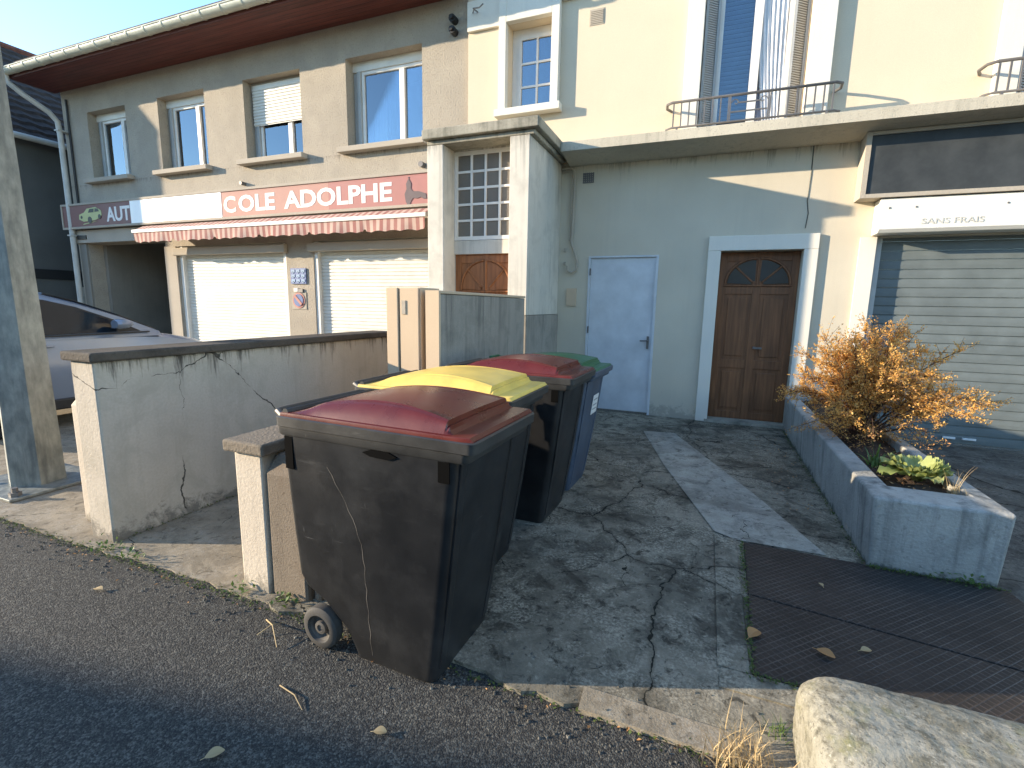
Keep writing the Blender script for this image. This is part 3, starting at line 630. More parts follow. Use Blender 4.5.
# balcony french windows
def balcony_window(x0, x1, z0, z1, o0, o1, rail):
    s = MB(); s.box(x0-.20, x0, UY-.085, UY-.002, z0+.02, z1+.2); s.box(x1, x1+.25, UY-.085, UY-.002, z0+.02, z1+.2)
    Wn = cb_('balcony_window', s, M['white_trim'], bevel=.006)
    # louvred shutters folded back inside the reveal
    for sx, wd, nm in ((x0+.012, .17, 1), (x1-.19, .18, 2)):
        lv = MB(); y0, y1 = UY+.0, UY+.14
        lv.box(sx, sx+.03, y0, y0+.04, z0, z1); lv.box(sx+wd-.03, sx+wd, y0+.10, y0+.14, z0, z1)
        z = z0+.03
        while z < z1-.04:
            lv.prism([(sx+.03, y0+.012), (sx+wd-.03, y0+.11), (sx+wd-.03, y0+.125), (sx+.03, y0+.027)], 'z', z, z+.014); z += .027
        lv.prism([(sx+.03, y0+.03), (sx+wd-.03, y0+.128), (sx+wd-.03, y0+.134), (sx+.03, y0+.036)], 'z', z0, z1)
        pl('louvred_shutter', lv, M['louvre'], Wn)
    f = MB(); y = UY+.155; a, b = x0+.17, x1-.17; xm = (a+b)/2+.03
    for xx in (a, b-.06): f.box(xx, xx+.06, y, y+.05, z0, z1)
    f.box(xm-.05, xm+.05, y-.01, y+.05, z0, z1); f.box(a+.06, xm-.05, y, y+.05, z0, z0+.1); f.box(xm+.05, b-.06, y, y+.05, z0, z0+.03)
    f.box(x0+.002, a, y+.01, y+.06, z0, z1); f.box(b, x1-.002, y+.01, y+.06, z0, z1)
    pl('frame', f, M['win_white'], Wn); pl('pane', mbox(a+.06, xm-.05, y+.02, y+.026, z0+.1, z1), M['glass_clear'], Wn)
    bl = MB(); z = z0+.05
    while z < z1: bl.prism([(y+.10, z), (y+.088, z+.02), (y+.10, z+.052)], 'x', a+.02, xm-.02); z += .055
    pl('blind', bl, M['blind'], Wn)
    for mat, c0, c1, c2, ph in (('curtain_lilac', xm+.0, b, b-.0, 0), ('curtain', xm-.06, b-.0, xm+.35, 2)):
        cu = MB(); rows = []; n = 46
        for k in range(9):
            t = k/8; row = []; zz = z0+.02+(z1-z0)*t
            l0 = xm-.02 if mat == 'curtain_lilac' else xm+.10+.30*math.exp(-((t-.02)/.35)**2) if False else c0 + (.22*(1-t)**2 if mat == 'curtain' else 0)
            for i in range(n+1):
                xx = l0+(c1-l0)*i/n; row.append((xx, y+.035+(.09 if mat == 'curtain_lilac' else 0)+.018*math.sin(i*1.1+ph)+.01*math.sin(i*2.3+t), zz))
            rows.append(row)
        cu.rings(rows, False, False, False); pl('curtain', cu, M[mat], Wn, smooth=True, ang=180)
    pl('room', mbox(x0-.1, x1+.1, UY+1.2, UY+1.25, z0-.2, z1+.2), M['room'], Wn)
balcony_window(-.32, .88, 3.80, 6.6, 0, 0, None)
balcony_window(2.86, 4.1, 3.80, 6.6, 0, 0, None)
# ledge and porch canopy
ld = MB(); ld.prism([(6.76, 3.665), (6.76, 3.785), (7.238, 3.835), (7.238, 3.662), (7.6, 3.662), (7.6, 3.657), (7.299, 3.657), (7.299, 3.60), (7.2, 3.60), (6.95, 3.655)], 'x', -2.028, 9)
cb_('ledge', ld, M['ledge'], bevel=.012)
cn = MB(); cn.box(-3.64, -2.03, 5.83, 7.238, 3.70, 3.82); cn.box(-3.60, -2.10, 5.90, 7.238, 3.64, 3.698)
cb_('porch_canopy', cn, M['old_conc'], bevel=.012, seg=2)
cb_('porch_column', mbox(-3.60, -3.36, 5.90, 6.40, 1.50, 3.638), M['porch_white'], bevel=.008)
cb_('porch_wall', mbox(-2.42, -2.16, 5.90, 7.298, 1.47, 3.638), M['porch_white'], bevel=.006)
cb_('porch_base', (lambda m: (m.box(-2.43, -2.15, 5.89, 7.298, 0, 1.466), m.box(-3.61, -3.35, 5.89, 6.41, 0, 1.496), m)[2])(MB()), M['cap'] if False else M['parapet'])
pw = MB(); pw.box(-3.358, -2.422, 6.20, 6.40, 2.28, 2.46); pw.box(-3.358, -2.422, 6.20, 6.40, 3.62, 3.64); cb_('transom', pw, M['porch_white'])
PW = bpy.data.objects.new('porch_window', None); COL.objects.link(PW); PW.parent = CB
grid_window(PW, pl, -3.355, -2.425, 2.465, 3.618, 6.20, 4, 5, .05, .03, 'win_white', 'frost')
pl('room', mbox(-3.36, -2.42, 6.30, 6.34, 2.46, 3.62), M['room'], PW)
def fan_door(name, x0, x1, z0, z1, y, mat, glass, own=None, stiles=True):
    D = cb_(name, mbox(x0, x1, y, y+.05, z0, z1), mat)
    m = MB(); xm = (x0+x1)/2; wd = x1-x0; e = .09
    m.box(x0, x0+e, y-.014, y-.001, z0, z1); m.box(x1-e, x1, y-.014, y-.001, z0, z1); m.box(xm-.05, xm+.05, y-.014, y-.001, z0, z1)
    zf = z1-(.46 if glass is not mat else .52)
    for z in (z0, zf-.10, z1-.12): m.box(x0+e, xm-.05, y-.013, y-.001, z, z+.10); m.box(xm+.05, x1-e, y-.013, y-.001, z, z+.10)
    m.box(x0+e, xm-.05, y-.013, y-.001, z0+.72, z0+.84); m.box(xm+.05, x1-e, y-.013, y-.001, z0+.72, z0+.84)
    pl('stile', m, mat, D, bevel=.004)
    p = MB()
    for (a, b) in ((x0+e+.05, xm-.10), (xm+.10, x1-e-.05)):
        for (c, d) in ((z0+.15, z0+.67), (z0+.89, zf-.15)): p.box(a, b, y-.012, y-.001, c, d)
    pl('panel', p, mat, D, bevel=.01)
    RX, RZ = wd/2-.07, (.36 if glass is not mat else .42)
    g = MB(); s = MB(); zc = zf+.03
    def E(f, a, sg): return (xm+sg*(.025+(RX-.025)*f*math.cos(rad(a))), zc+RZ*f*math.sin(rad(a)))
    for sgn in (-1, 1):
        for a0, a1 in ((3, 42), (48, 88)):
            arc = [E(.90, a0+(a1-a0)*q/8, sgn) for q in range(9)]; inn_ = [E(.14, a1, sgn), E(.14, a0, sgn)]
            g.prism(arc+inn_, 'y', y-.0165, y-.0145)
        s.tube([(E(.96, q*9, sgn)[0], y-.018, E(.96, q*9, sgn)[1]) for q in range(11)], .016, 6)
        s.tube([(E(.14, 45, sgn)[0], y-.018, E(.14, 45, sgn)[1]), (E(.93, 45, sgn)[0], y-.018, E(.93, 45, sgn)[1])], .013, 6)
    s.tube([(xm, y-.018, zc), (xm, y-.018, zc+RZ*.95)], .015, 6); s.tube([(xm-RX, y-.018, zc-.015), (xm+RX, y-.018, zc-.015)], .014, 6)
    pl('fanlight', g, glass, D); pl('moulding', s, mat, D)
    h = MB(); h.box(xm+.02, xm+.05, y-.06, y-.013, z0+1.0, z0+1.03); h.box(xm+.02, xm+.13, y-.065, y-.05, z0+1.0, z0+1.025); pl('handle', h, M['iron'], D)
    return D
fan_door('porch_door', -3.355, -2.425, .45, 2.28, 6.25, M['door_wood2'], M['door_wood2'])
fan_door('front_door', .103, 1.067, .06, 2.357, 7.46, M['door_wood'], M['glass_dark'])
cb_('threshold', mbox(.06, 1.10, 7.22, 7.46, .022, .058), M['old_conc'])
sr = MB(); sr.box(-.06, .10, LY-.05, LY-.003, .02, 2.36); sr.box(1.07, 1.23, LY-.05, LY-.003, .02, 2.36); sr.box(-.06, 1.23, LY-.05, LY-.003, 2.361, 2.55)
cb_('door_surround', sr, M['white_trim'], bevel=.006)
TDo = cb_('white_door', mbox(-1.665, -.735, LY+.02, LY+.06, .05, 2.30), M['door_white'])
f = MB(); f.box(-1.70, -1.668, LY-.012, LY+.08, .02, 2.328); f.box(-.732, -.70, LY-.012, LY+.08, .02, 2.328); f.box(-1.668, -.732, LY-.012, LY+.08, 2.303, 2.328); pl('frame', f, M['door_white'], TDo)
h = MB(); h.box(-.80, -.77, LY-.005, LY+.019, 1.00, 1.18); h.tube([(-.785, LY-.005, 1.12), (-.785, LY-.05, 1.12), (-.89, LY-.05, 1.115)], .010, 8); pl('handle', h, M['iron'], TDo)
h = MB()
for z in (.35, 1.2, 2.05): h.tube([(-1.668, LY-.016, z), (-1.668, LY-.016, z+.1)], .012, 8)
pl('hinge', h, M['iron'], TDo)
cb_('meter_hatch', (lambda m: (m.box(-2.02, -1.87, LY-.025, LY-.003, 1.60, 1.86), m.box(-1.96, -1.92, LY-.032, LY-.026, 1.77, 1.82), m)[2])(MB()), M['beige_box'])
cp = MB(); cp.tube([(-2.14, 7.26, 3.57), (-2.0, 7.26, 3.575), (-1.955, 7.26, 3.54), (-1.945, 7.26, 3.4), (-1.96, 7.26, 2.62), (-1.97, 7.26, 2.52), (-1.90, 7.255, 2.36), (-1.865, 7.25, 2.24), (-1.88, 7.25, 2.13), (-1.94, 7.25, 2.09), (-2.0, 7.25, 2.11), (-2.02, 7.255, 2.19)], .017, 8)
cp.tube([(-2.14, 7.265, 3.53), (-2.02, 7.265, 3.535), (-1.99, 7.265, 3.45), (-2.0, 7.265, 2.55)], .010, 6)
for z in (2.40, 2.20): cp.box(-2.08, -2.05, 7.27, 7.299, z, z+.05)
cb_('conduit', cp, M['stucco_trim'], smooth=True)
hk = MB(); hk.tube([(-3.50, UY-.05, 5.86), (-3.50, UY-.2, 5.83), (-3.38, UY-.24, 5.80), (-3.32, UY-.24, 5.84)], .010, 6); hk.tube([(-3.58, UY-.05, 5.86), (-3.50, UY-.16, 5.84)], .008, 6); cb_('cable_hook', hk, M['iron'])
# garage: jambs, roller shutter, shutter box, smoked panel
GS = MB(); z = .02; y = LY+.10
while z < 2.5:
    GS.prism([(y+.006, z), (y-.004, z+.004), (y-.006, z+.05), (y-.004, z+.094), (y+.006, z+.098), (y+.010, z+.05)], 'x', 1.90, 5.15); GS.box(1.90, 5.15, y+.008, y+.012, z+.09, z+.11); z += .110
GR = cb_('garage_shutter', GS, M['shutter_grey'])
hd = MB(); hd.box(2.80, 2.92, y-.045, y-.021, .075, .098); hd.box(2.99, 3.12, y-.045, y-.021, .075, .098); pl('handle', hd, M['sticker'], GR)
rl = MB(); rl.box(1.833, 1.898, LY+.02, LY+.2, .012, 2.479); rl.box(5.152, 5.198, LY+.02, LY+.2, .012, 2.479); pl('guide_rail', rl, M['win_grey'], GR)
cb_('garage_jamb', mbox(1.66, 1.829, LY-.03, LY-.003, .012, 2.485), M['white_trim'])
bx = MB(); bx.prism([(LY-.003, 2.50), (LY-.24, 2.50), (LY-.27, 2.54), (LY-.27, 2.80), (LY-.22, 2.89), (LY-.003, 2.89)], 'x', 1.765, 5.3)
BX = cb_('shutter_box', bx, M['box_white'], bevel=.008)
pl('lettering', text_mb('SANS FRAIS', 2.165, 2.72, 2.585, 2.645, LY-.27, .004, .008), M['engraved'], BX)
rv = MB()
for xx in (1.85, 2.1, 2.9, 3.4): rv.disc((xx, 2.775), .010, 'y', LY-.275, LY-.27, 10)
pl('rivet', rv, M['iron'], BX)
PN = cb_('sign_panel', mbox(1.60, 5.2, 7.06, 7.09, 2.945, 3.585), M['panel_low'])
f = MB(); f.box(1.545, 1.598, 7.04, LY-.003, 2.90, 3.625); f.box(1.60, 5.25, 7.04, LY-.003, 3.587, 3.625); f.box(1.60, 5.25, 7.04, LY-.003, 2.90, 2.943); pl('frame', f, M['stucco_trim'], PN)

# balustrades standing on the ledge
def balustrade(x0, x1, label):
    T = thing('balustrade', label, 'railing', ((x0+x1)/2, 6.97, 3.80), 0, 'iron balcony railings on the ledge')
    z0, z1, yf = 3.865, 4.165, 6.93
    def railpts(z): return [(x0+.05, UY-.01, z), (x0+.0, UY-.12, z), (x0+.015, yf+.05, z), (x0+.08, yf, z), (x1-.08, yf, z), (x1-.015, yf+.05, z), (x1, UY-.12, z), (x1-.05, UY-.01, z)]
    m = MB(); m.tube(railpts(z1), .017, 8); shift(m, T).build('top_rail', M['iron'], T, smooth=True)
    m = MB(); m.tube(railpts(z0), .013, 8)
    for xx in (x0+.15, x1-.15): m.box(xx-.012, xx+.012, yf-.012, yf+.012, 3.79, z0)
    shift(m, T).build('bottom_rail', M['iron'], T, smooth=True)
    m = MB(); n = 19; xm = (x0+x1)/2
    for i in range(n+1):
        xx = x0+.10+(x1-x0-.20)*i/n
        if abs(xx-xm) < .205: continue
        m.box(xx-.008, xx+.008, yf-.008, yf+.008, z0, z1)
    shift(m, T).build('baluster', M['iron'], T)
    m = MB()
    for sx in (-.21, .21): m.box(xm+sx-.008, xm+sx+.008, yf-.008, yf+.008, z0, z1)
    m.box(xm-.2, xm+.2, yf-.007, yf+.007, z0+.10, z0+.115); m.box(xm-.12, xm+.12, yf-.007, yf+.007, z0+.20, z0+.215)
    for sx in (-.15, .15):
        pts = [(xm+sx+(.05-.0045*k)*math.cos(k*.6)*(1 if sx > 0 else -1), yf, z0+.21+(.05-.0045*k)*math.sin(k*.6)) for k in range(11)]
        m.tube(pts, .006, 6)
    shift(m, T).build('scroll_panel', M['iron'], T)
balustrade(-.70, 1.24, 'grey iron balcony railing below the curtained window in the middle')
balustrade(2.50, 4.45, 'grey iron balcony railing cut off by the right edge of the photo')

# ------------------------------------------------------------------ neighbour houses
NH = thing('neighbour_house', 'dark rendered house with brown tiled roof behind the downpipe and steel mast', 'house', (-18.5, 10, 0))
def nh(nm, mb, mat, **k): return shift(mb, NH).build(nm, mat, NH, **k)
w = MB(); w.rings([[(-22.6, 7.1, 0), (-16.3, 7.1, 0), (-16.3, 7.1, 5.5), (-19.4, 7.1, 8.5), (-22.6, 7.1, 5.5)], [(-22.6, 18, 0), (-16.3, 18, 0), (-16.3, 18, 5.5), (-19.4, 18, 8.5), (-22.6, 18, 5.5)]]); nh('wall', w, M['neigh_wall'])
rf = MB(); n = 15
for k in range(n):
    t0, t1 = k/n, (k+1)/n; xa, za = -15.95-3.45*t0, 5.45+3.2*t0; xb, zb = -15.95-3.45*t1-.05, 5.45+3.2*t1
    m_ = 60
    rows = [[(xx, 6.85+11.3*i/m_, zz+.035*abs(math.sin(i*math.pi/2*.99)) + lift) for i in range(m_+1)] for xx, zz, lift in ((xa, za, -.02), (xa, za, .06), (xb, zb, .015))]
    rf.rings(rows, False, False, False)
nh('roof', rf, M['tile_dark'])
rf = MB(); rf.quad((-19.4, 6.85, 8.68), (-19.4, 18.2, 8.68), (-22.9, 18.2, 5.45), (-22.9, 6.85, 5.45)); nh('roof', rf, M['tile_dark'])
rg = MB(); rg.tube([(-19.4, 6.85, 8.68), (-19.4, 18.2, 8.68)], .10, 8); rg.box(-19.46, -16.2, 6.80, 6.86, 5.6, 5.61); nh('ridge', rg, M['tile_red'])
gt = MB(); gt.tube([(-15.93, 6.85, 5.46), (-15.93, 18.2, 5.46)], .075, 10); nh('gutter', gt, M['pvc'], smooth=True)
nh('string_course', mbox(-16.297, -16.27, 7.1, 18, 2.05, 2.3), M['black'])
FHs = thing('gabled_house', 'gabled house standing further up the street outside the view', 'house', (-23, 5.7, 0))
w = MB(); w.rings([[(-27, 4.0, 0), (-19, 4.0, 0), (-19, 4.0, 7.05), (-23, 4.0, 11.0), (-27, 4.0, 7.05)], [(-27, 7.0, 0), (-19, 7.0, 0), (-19, 7.0, 7.05), (-23, 7.0, 11.0), (-27, 7.0, 7.05)]]); shift(w, FHs).build('wall', M['stucco'], FHs)
w = MB(); w.rings([[(-19, 3.99, 7.06), (-23, 3.99, 11.02), (-27, 3.99, 7.06), (-27, 3.99, 7.2), (-23, 3.99, 11.2), (-19, 3.99, 7.2)], [(-19, 7.0, 7.06), (-23, 7.0, 11.02), (-27, 7.0, 7.06), (-27, 7.0, 7.2), (-23, 7.0, 11.2), (-19, 7.0, 7.2)]]); shift(w, FHs).build('roof', M['tile_red'], FHs)
GW = tag(mbox(-16.2, -14.15, 8.2, 8.4, 0, 1.86).build('garden_wall', M['old_conc']), 'low grey garden wall behind the downpipe, above the car roof', 'wall')
# houses across the street, behind the camera
def street_house(name, cx, cy, rz, L, D, he, hr, label, wallm, roofm):
    T = thing(name, label, 'house', (cx, cy, 0), rz, 'houses across the street')
    w = MB(); w.rings([[(xx, 0, 0), (xx, -D, 0), (xx, -D, he), (xx, -D/2, hr-.1), (xx, 0, he)] for xx in (-L, 0)]); w.build('wall', wallm, T)
    r = MB(); r.prism([(.35, he-.14), (-D/2, hr), (-D-.35, he-.14), (-D-.35, he), (-D/2, hr+.16), (.35, he)], 'x', -L-.2, .15); r.build('roof', roofm, T)
    for k in range(int(L/3)):
        f = MB(); xx = -1.6-3*k
        for z in (.9, 3.2): f.box(xx-.6, xx+.6, .003, .05, z, z+1.3)
        o = f.build('window', M['win_white'], T)
        f = MB()
        for z in (.9, 3.2): f.box(xx-.5, xx+.5, .051, .06, z+.08, z+1.22)
        f.build('pane', M['glass_dark'], o)
    return T
street_house('street_house', -19.75, -7.1, rad(9.2), 14, 9, 5.45, 7.7, 'rendered house with tiled roof across the street behind the photographer', M['stucco'], M['tile_dark'])
street_house('street_house', -1.0, -15, rad(4), 15, 9, 5.2, 8.6, 'pale house across the street facing the brown door', M['cream_low'], M['tile_red'])
street_house('street_house', 20, -15, rad(0), 15, 9, 5.6, 8.8, 'rendered house across the street facing the garage shutter', M['low_wall'], M['tile_dark'])

# ------------------------------------------------------------------ low walls, pillars, cabinet, planter, block
LW = thing('boundary_wall', 'long cracked rendered low wall with dark stone cap, running back from the street', 'wall', (-3.6, 3.8, 0))
m = MB(); nx = 40
m.box(-3.74, -3.50, 1.81, 5.86, 0, 1.20); shift(m, LW).build('wall', M['low_wall'], LW, bevel=.012)
m = MB(); m.box(-3.78, -3.46, 1.78, 4.9, 1.203, 1.262); shift(m, LW).build('cap', M['cap_dark'], LW, bevel=.012)
stub = MB(); stub.rings([[(-4.06, 1.93, 0), (-3.80, 1.93, 0), (-3.80, 2.2, 0), (-4.06, 2.2, 0)], [(-4.06, 1.93, .86), (-3.80, 1.93, .86), (-3.80, 2.2, .86), (-4.06, 2.2, .86)], [(-4.0, 1.98, .96), (-3.84, 1.98, .96), (-3.84, 2.15, .96), (-4.0, 2.15, .96)]])
tag(stub.build('gate_post', M['pillar'], bevel=.03), 'short rounded rendered post leaning against the left of the boundary wall', 'post')
PL = thing('gate_pillar', 'short cream pillar with sloping stone cap left of the bins', 'pillar', (-2.2, 1.95, 0))
shift(mbox(-2.31, -2.11, 1.79, 2.2, 0, .80), PL).build('shaft', M['pillar'], PL, bevel=.012)
shift(mbox(-2.35, -2.06, 1.755, 2.32, .803, .868), PL).build('cap', M['cap'], PL, bevel=.012)
PO = MB(); PO.rings([[(-2.105, 1.80, 0), (-1.85, 1.80, 0), (-1.85, 2.06, 0), (-2.105, 2.06, 0)], [(-2.105, 1.80, .70), (-1.85, 1.80, .70), (-1.85, 2.06, .70), (-2.105, 2.06, .70)], [(-2.09, 1.86, .795), (-1.88, 1.86, .795), (-1.88, 2.04, .795), (-2.09, 2.04, .795)]])
PO.box(-1.845, -1.79, 1.83, 2.0, 0, .28)
tag(PO.build('concrete_post', M['post'], bevel=.02), 'rough brown concrete post between cream pillar and nearest bin', 'post')
PA = thing('parapet_wall', 'grey streaked parapet wall in front of the porch, behind the bins', 'wall', (-2.2, 4.7, 0))
shift(mbox(-2.29, -2.16, 3.74, 5.84, 0, 1.68), PA).build('wall', M['parapet'], PA, bevel=.008)
shift(mbox(-2.30, -2.15, 3.735, 5.84, 1.683, 1.71), PA).build('cap', M['beige_box'], PA, bevel=.006)
shift(mbox(-2.292, -2.158, 3.705, 3.738, 0, 1.71), PA).build('end_trim', M['beige_box'], PA)
CA = thing('meter_cabinet', 'tall beige meter cabinet with two panels beside the parapet wall', 'cabinet', (-2.55, 3.9, 0))
shift(mbox(-2.69, -2.35, 3.72, 4.05, 0, 1.735), CA).build('body', M['beige_box'], CA, bevel=.006)
shift(mbox(-2.69, -2.57, 3.69, 3.717, .02, 1.73), CA).build('panel', M['beige_box'], CA, bevel=.005)
dr = shift(mbox(-2.555, -2.36, 3.70, 3.717, .02, 1.73), CA).build('door', M['beige_box'], CA, bevel=.005)
shift(mbox(-2.53, -2.49, 3.692, 3.699, 1.50, 1.62), CA).build('latch', M['stucco_trim'], dr)

PT = thing('planter', 'long board marked concrete planter between the slab and garage shutter', 'planter', (1.35, 5.3, 0))
px0, px1, py0, py1, ph, th = 1.06, 1.68, 3.46, 7.2, .485, .10
m = MB()
out = [(px0, py0), (px1, py0), (px1, py1), (px0, py1)]; inn = [(px0+th, py0+.22), (px1-th, py0+.22), (px1-th, py1-th), (px0+th, py1-th)]
def lvl(pts, z, off=0): return [(x_, y_, z) for x_, y_ in pts]
m.rings([lvl([(px0-.01, py0-.005), (px1+.0, py0-.005), (px1, py1), (px0-.01, py1)], 0), lvl([(px0-.035, py0-.02), (px1+.02, py0-.02), (px1, py1), (px0-.035, py1)], ph), lvl(inn, ph+.012), lvl(inn, .30)], True, True)
shift(m, PT).build('trough', M['planter'], PT, bevel=.018, seg=3)
s_ = MB(); n = 16; k = 60; rows = []
for j in range(k+1):
    yy = inn[0][1]-.01+(inn[2][1]-inn[0][1]+.02)*j/k
    rows.append([(inn[0][0]-.01+(inn[1][0]-inn[0][0]+.02)*i/n, yy, .43+random.uniform(-.018, .018)+.03*math.sin(math.pi*i/n)) for i in range(n+1)])
s_.rings(rows, False, False, False); shift(s_, PT).build('soil', M['soil'], PT, smooth=True, ang=180)

def blk():
    m = MB(); rings = []; n = 26
    L = 2.4
    for i in range(33):
        t = (i/32)**2.4; s_ = t*L
        end = min(1, (s_/.13)) if s_ < .13 else 1
        sc = .60+.40*math.sqrt(max(0, 1-(1-end)**2))
        sc *= 1-.03*t
        ring = []
        for q in range(n):
            a = 2*math.pi*q/n; c, s2 = math.cos(a), math.sin(a)
            r_ = (abs(c/.24)**3.0+abs(s2/.18)**3.0)**(-1/3.0)
            ring.append((s_, r_*c*sc, .18+r_*s2*sc*(1 if s2 < 0 else 1.0)))
        rings.append(ring)
    m.rings(rings)
    bmesh.ops.subdivide_edges(m.b, edges=m.b.edges[:], cuts=1, use_grid_fill=True)
    return m
BK = blk().build('concrete_block', M['block'], None, smooth=True, ang=60)
tx = bpy.data.textures.new('lumps', 'CLOUDS'); tx.noise_scale = .16
tx2 = bpy.data.textures.new('pits', 'CLOUDS'); tx2.noise_scale = .03; tx2.noise_depth = 4
sb2 = BK.modifiers.new('sub', 'SUBSURF'); sb2.levels = 2; sb2.render_levels = 2; sb2.subdivision_type = 'SIMPLE'
dm = BK.modifiers.new('lumps', 'DISPLACE'); dm.texture = tx; dm.strength = .008; dm.mid_level = .5; dm.texture_coords = 'LOCAL'
dm2 = BK.modifiers.new('pits', 'DISPLACE'); dm2.texture = tx2; dm2.strength = .006; dm2.mid_level = .55; dm2.texture_coords = 'LOCAL'
BK.location = (.40, 1.665, -.005); BK.rotation_euler = (0, 0, rad(1.0)); BK.scale = (1, 1, 1)
tag(BK, 'long rounded mossy concrete kerb block lying at the lower right corner', 'kerb block')

struct(mbox(-.36, 1.0, 1.685, 1.80, -.02, .0245).build('sunlit_strip', M['pavement'], jitter=.004))  # paler strip: sunlight on the slab's front edge put into its colour
# steel tread plates
for (poly, lab) in (([(.30, 2.155), (2.6, 2.03), (2.6, 2.50), (1.45, 2.63), (.325, 2.80)], 'front rusty diamond tread steel plate beside the kerb block'),
                    ([(.327, 2.812), (1.45, 2.642), (2.25, 2.55), (2.05, 2.95), (1.74, 3.24), (1.72, 3.44), (.345, 3.47)], 'rear rusty diamond tread steel plate touching the concrete planter')):
    m = MB(); m.prism(poly, 'z', -.01, .034); tag(m.build('tread_plate', M['tread'], bevel=.003), lab, 'steel plate', 'rusty tread plates in the forecourt')

# ------------------------------------------------------------------ street mast
ML = thing('steel_mast', 'six sided galvanised steel mast on bolted base plate at left edge', 'mast', (-5.27, 2.22, 0))
m = MB(); n = 6
m.rings([[(r_*math.cos(rad(-19+60*k)), r_*math.sin(rad(-19+60*k)), z) for k in range(n)] for r_, z in ((.198, .03), (.18, 1.2), (.155, 3), (.10, 9))]); m.build('shaft', M['galv'], ML)
mbox(-.42, .36, -.34, .34, .012, .035).build('base_plate', M['galv'], ML, bevel=.004)
for dx, dy in ((-.36, -.27), (.28, -.27), (-.36, .27), (.28, .27)):
    m = MB(); m.disc((dx, dy), .022, 'z', .035, .10, 6); m.disc((dx, dy), .04, 'z', .035, .065, 6); m.build('anchor_bolt', M['iron'], ML)

# ------------------------------------------------------------------ wheeled bins
def rrect(x0, x1, hw, r, z, n=5):
    pts = []
    for cx, cy, a0 in ((x1-r, -hw+r, -90), (x1-r, hw-r, 0), (x0+r, hw-r, 90), (x0+r, -hw+r, 180)):
        for k in range(n+1):
            a = rad(a0+90*k/n); pts.append((cx+r*math.cos(a), cy+r*math.sin(a), z))
    return pts
def lid_mb(x0, x1, hw, z, dome):
    """flange, lens-shaped sloping flanks and a long crowned top panel that ends in a step before the front edge"""
    m = MB(); rows = []
    us = [0, .012, .03] + [.05+.022*i for i in range(37)] + [.864, .868, .872, .882, .886, .90, .95, .985, 1.0]
    def ss(a, b, t): t = max(0, min(1, (t-a)/(b-a))); return t*t*(3-2*t)
    for u in us:
        c = math.sin(math.pi*max(0, min(1, (u-.03)/.90)))**.8 if .03 < u < .93 else 0
        crown = math.sin(math.pi*max(0, min(1, (u+.08)/1.22)))**1.2
        ht = dome*crown*ss(.02, .22, u)
        if u > .868: ht *= 0.32 if u < .89 else 0
        if .872 <= u <= .882: ht = dome*.36
        hi = .915-.20*c; lo = .945
        half = [(1.0, -.010), (.985, .004), (.96, .006), (lo, .006)]
        for k in range(1, 7):
            t = k/6; half.append((lo+(hi-lo)*t, .006+ht*(.93*math.sin(t*math.pi/2)**.9)))
        half.append((hi-.018, .006+ht*.99)); half.append((hi-.035, .006+ht*.955))
        for k in range(1, 7): vv = (hi-.035)*(1-k/6); half.append((vv, .006+ht*(.955+.10*(1-(vv/hi)**2))))
        edge_drop = -.012*ss(.985, 1, u)
        pts = [(-v, h) for v, h in half] + [(v, h) for v, h in half[-2::-1]]
        rows.append([(x0+(x1-x0)*u, hw*v*(1-.02*ss(.95, 1, u)), z+.010+h+edge_drop) for v, h in pts])
    V = m.rings(rows, False, False, False); nv = len(V[0])-1; nu = len(V)-1
    edge = [V[i][0] for i in range(nu+1)] + [V[nu][j] for j in range(1, nv+1)] + [V[i][nv] for i in range(nu-1, -1, -1)] + [V[0][j] for j in range(nv-1, 0, -1)]
    low = [m.b.verts.new((v.co.x, v.co.y, z-.014)) for v in edge]
    for i in range(len(edge)):
        j = (i+1) % len(edge); m.b.faces.new((edge[i], edge[j], low[j], low[i]))
    m.b.faces.new(low)
    return m
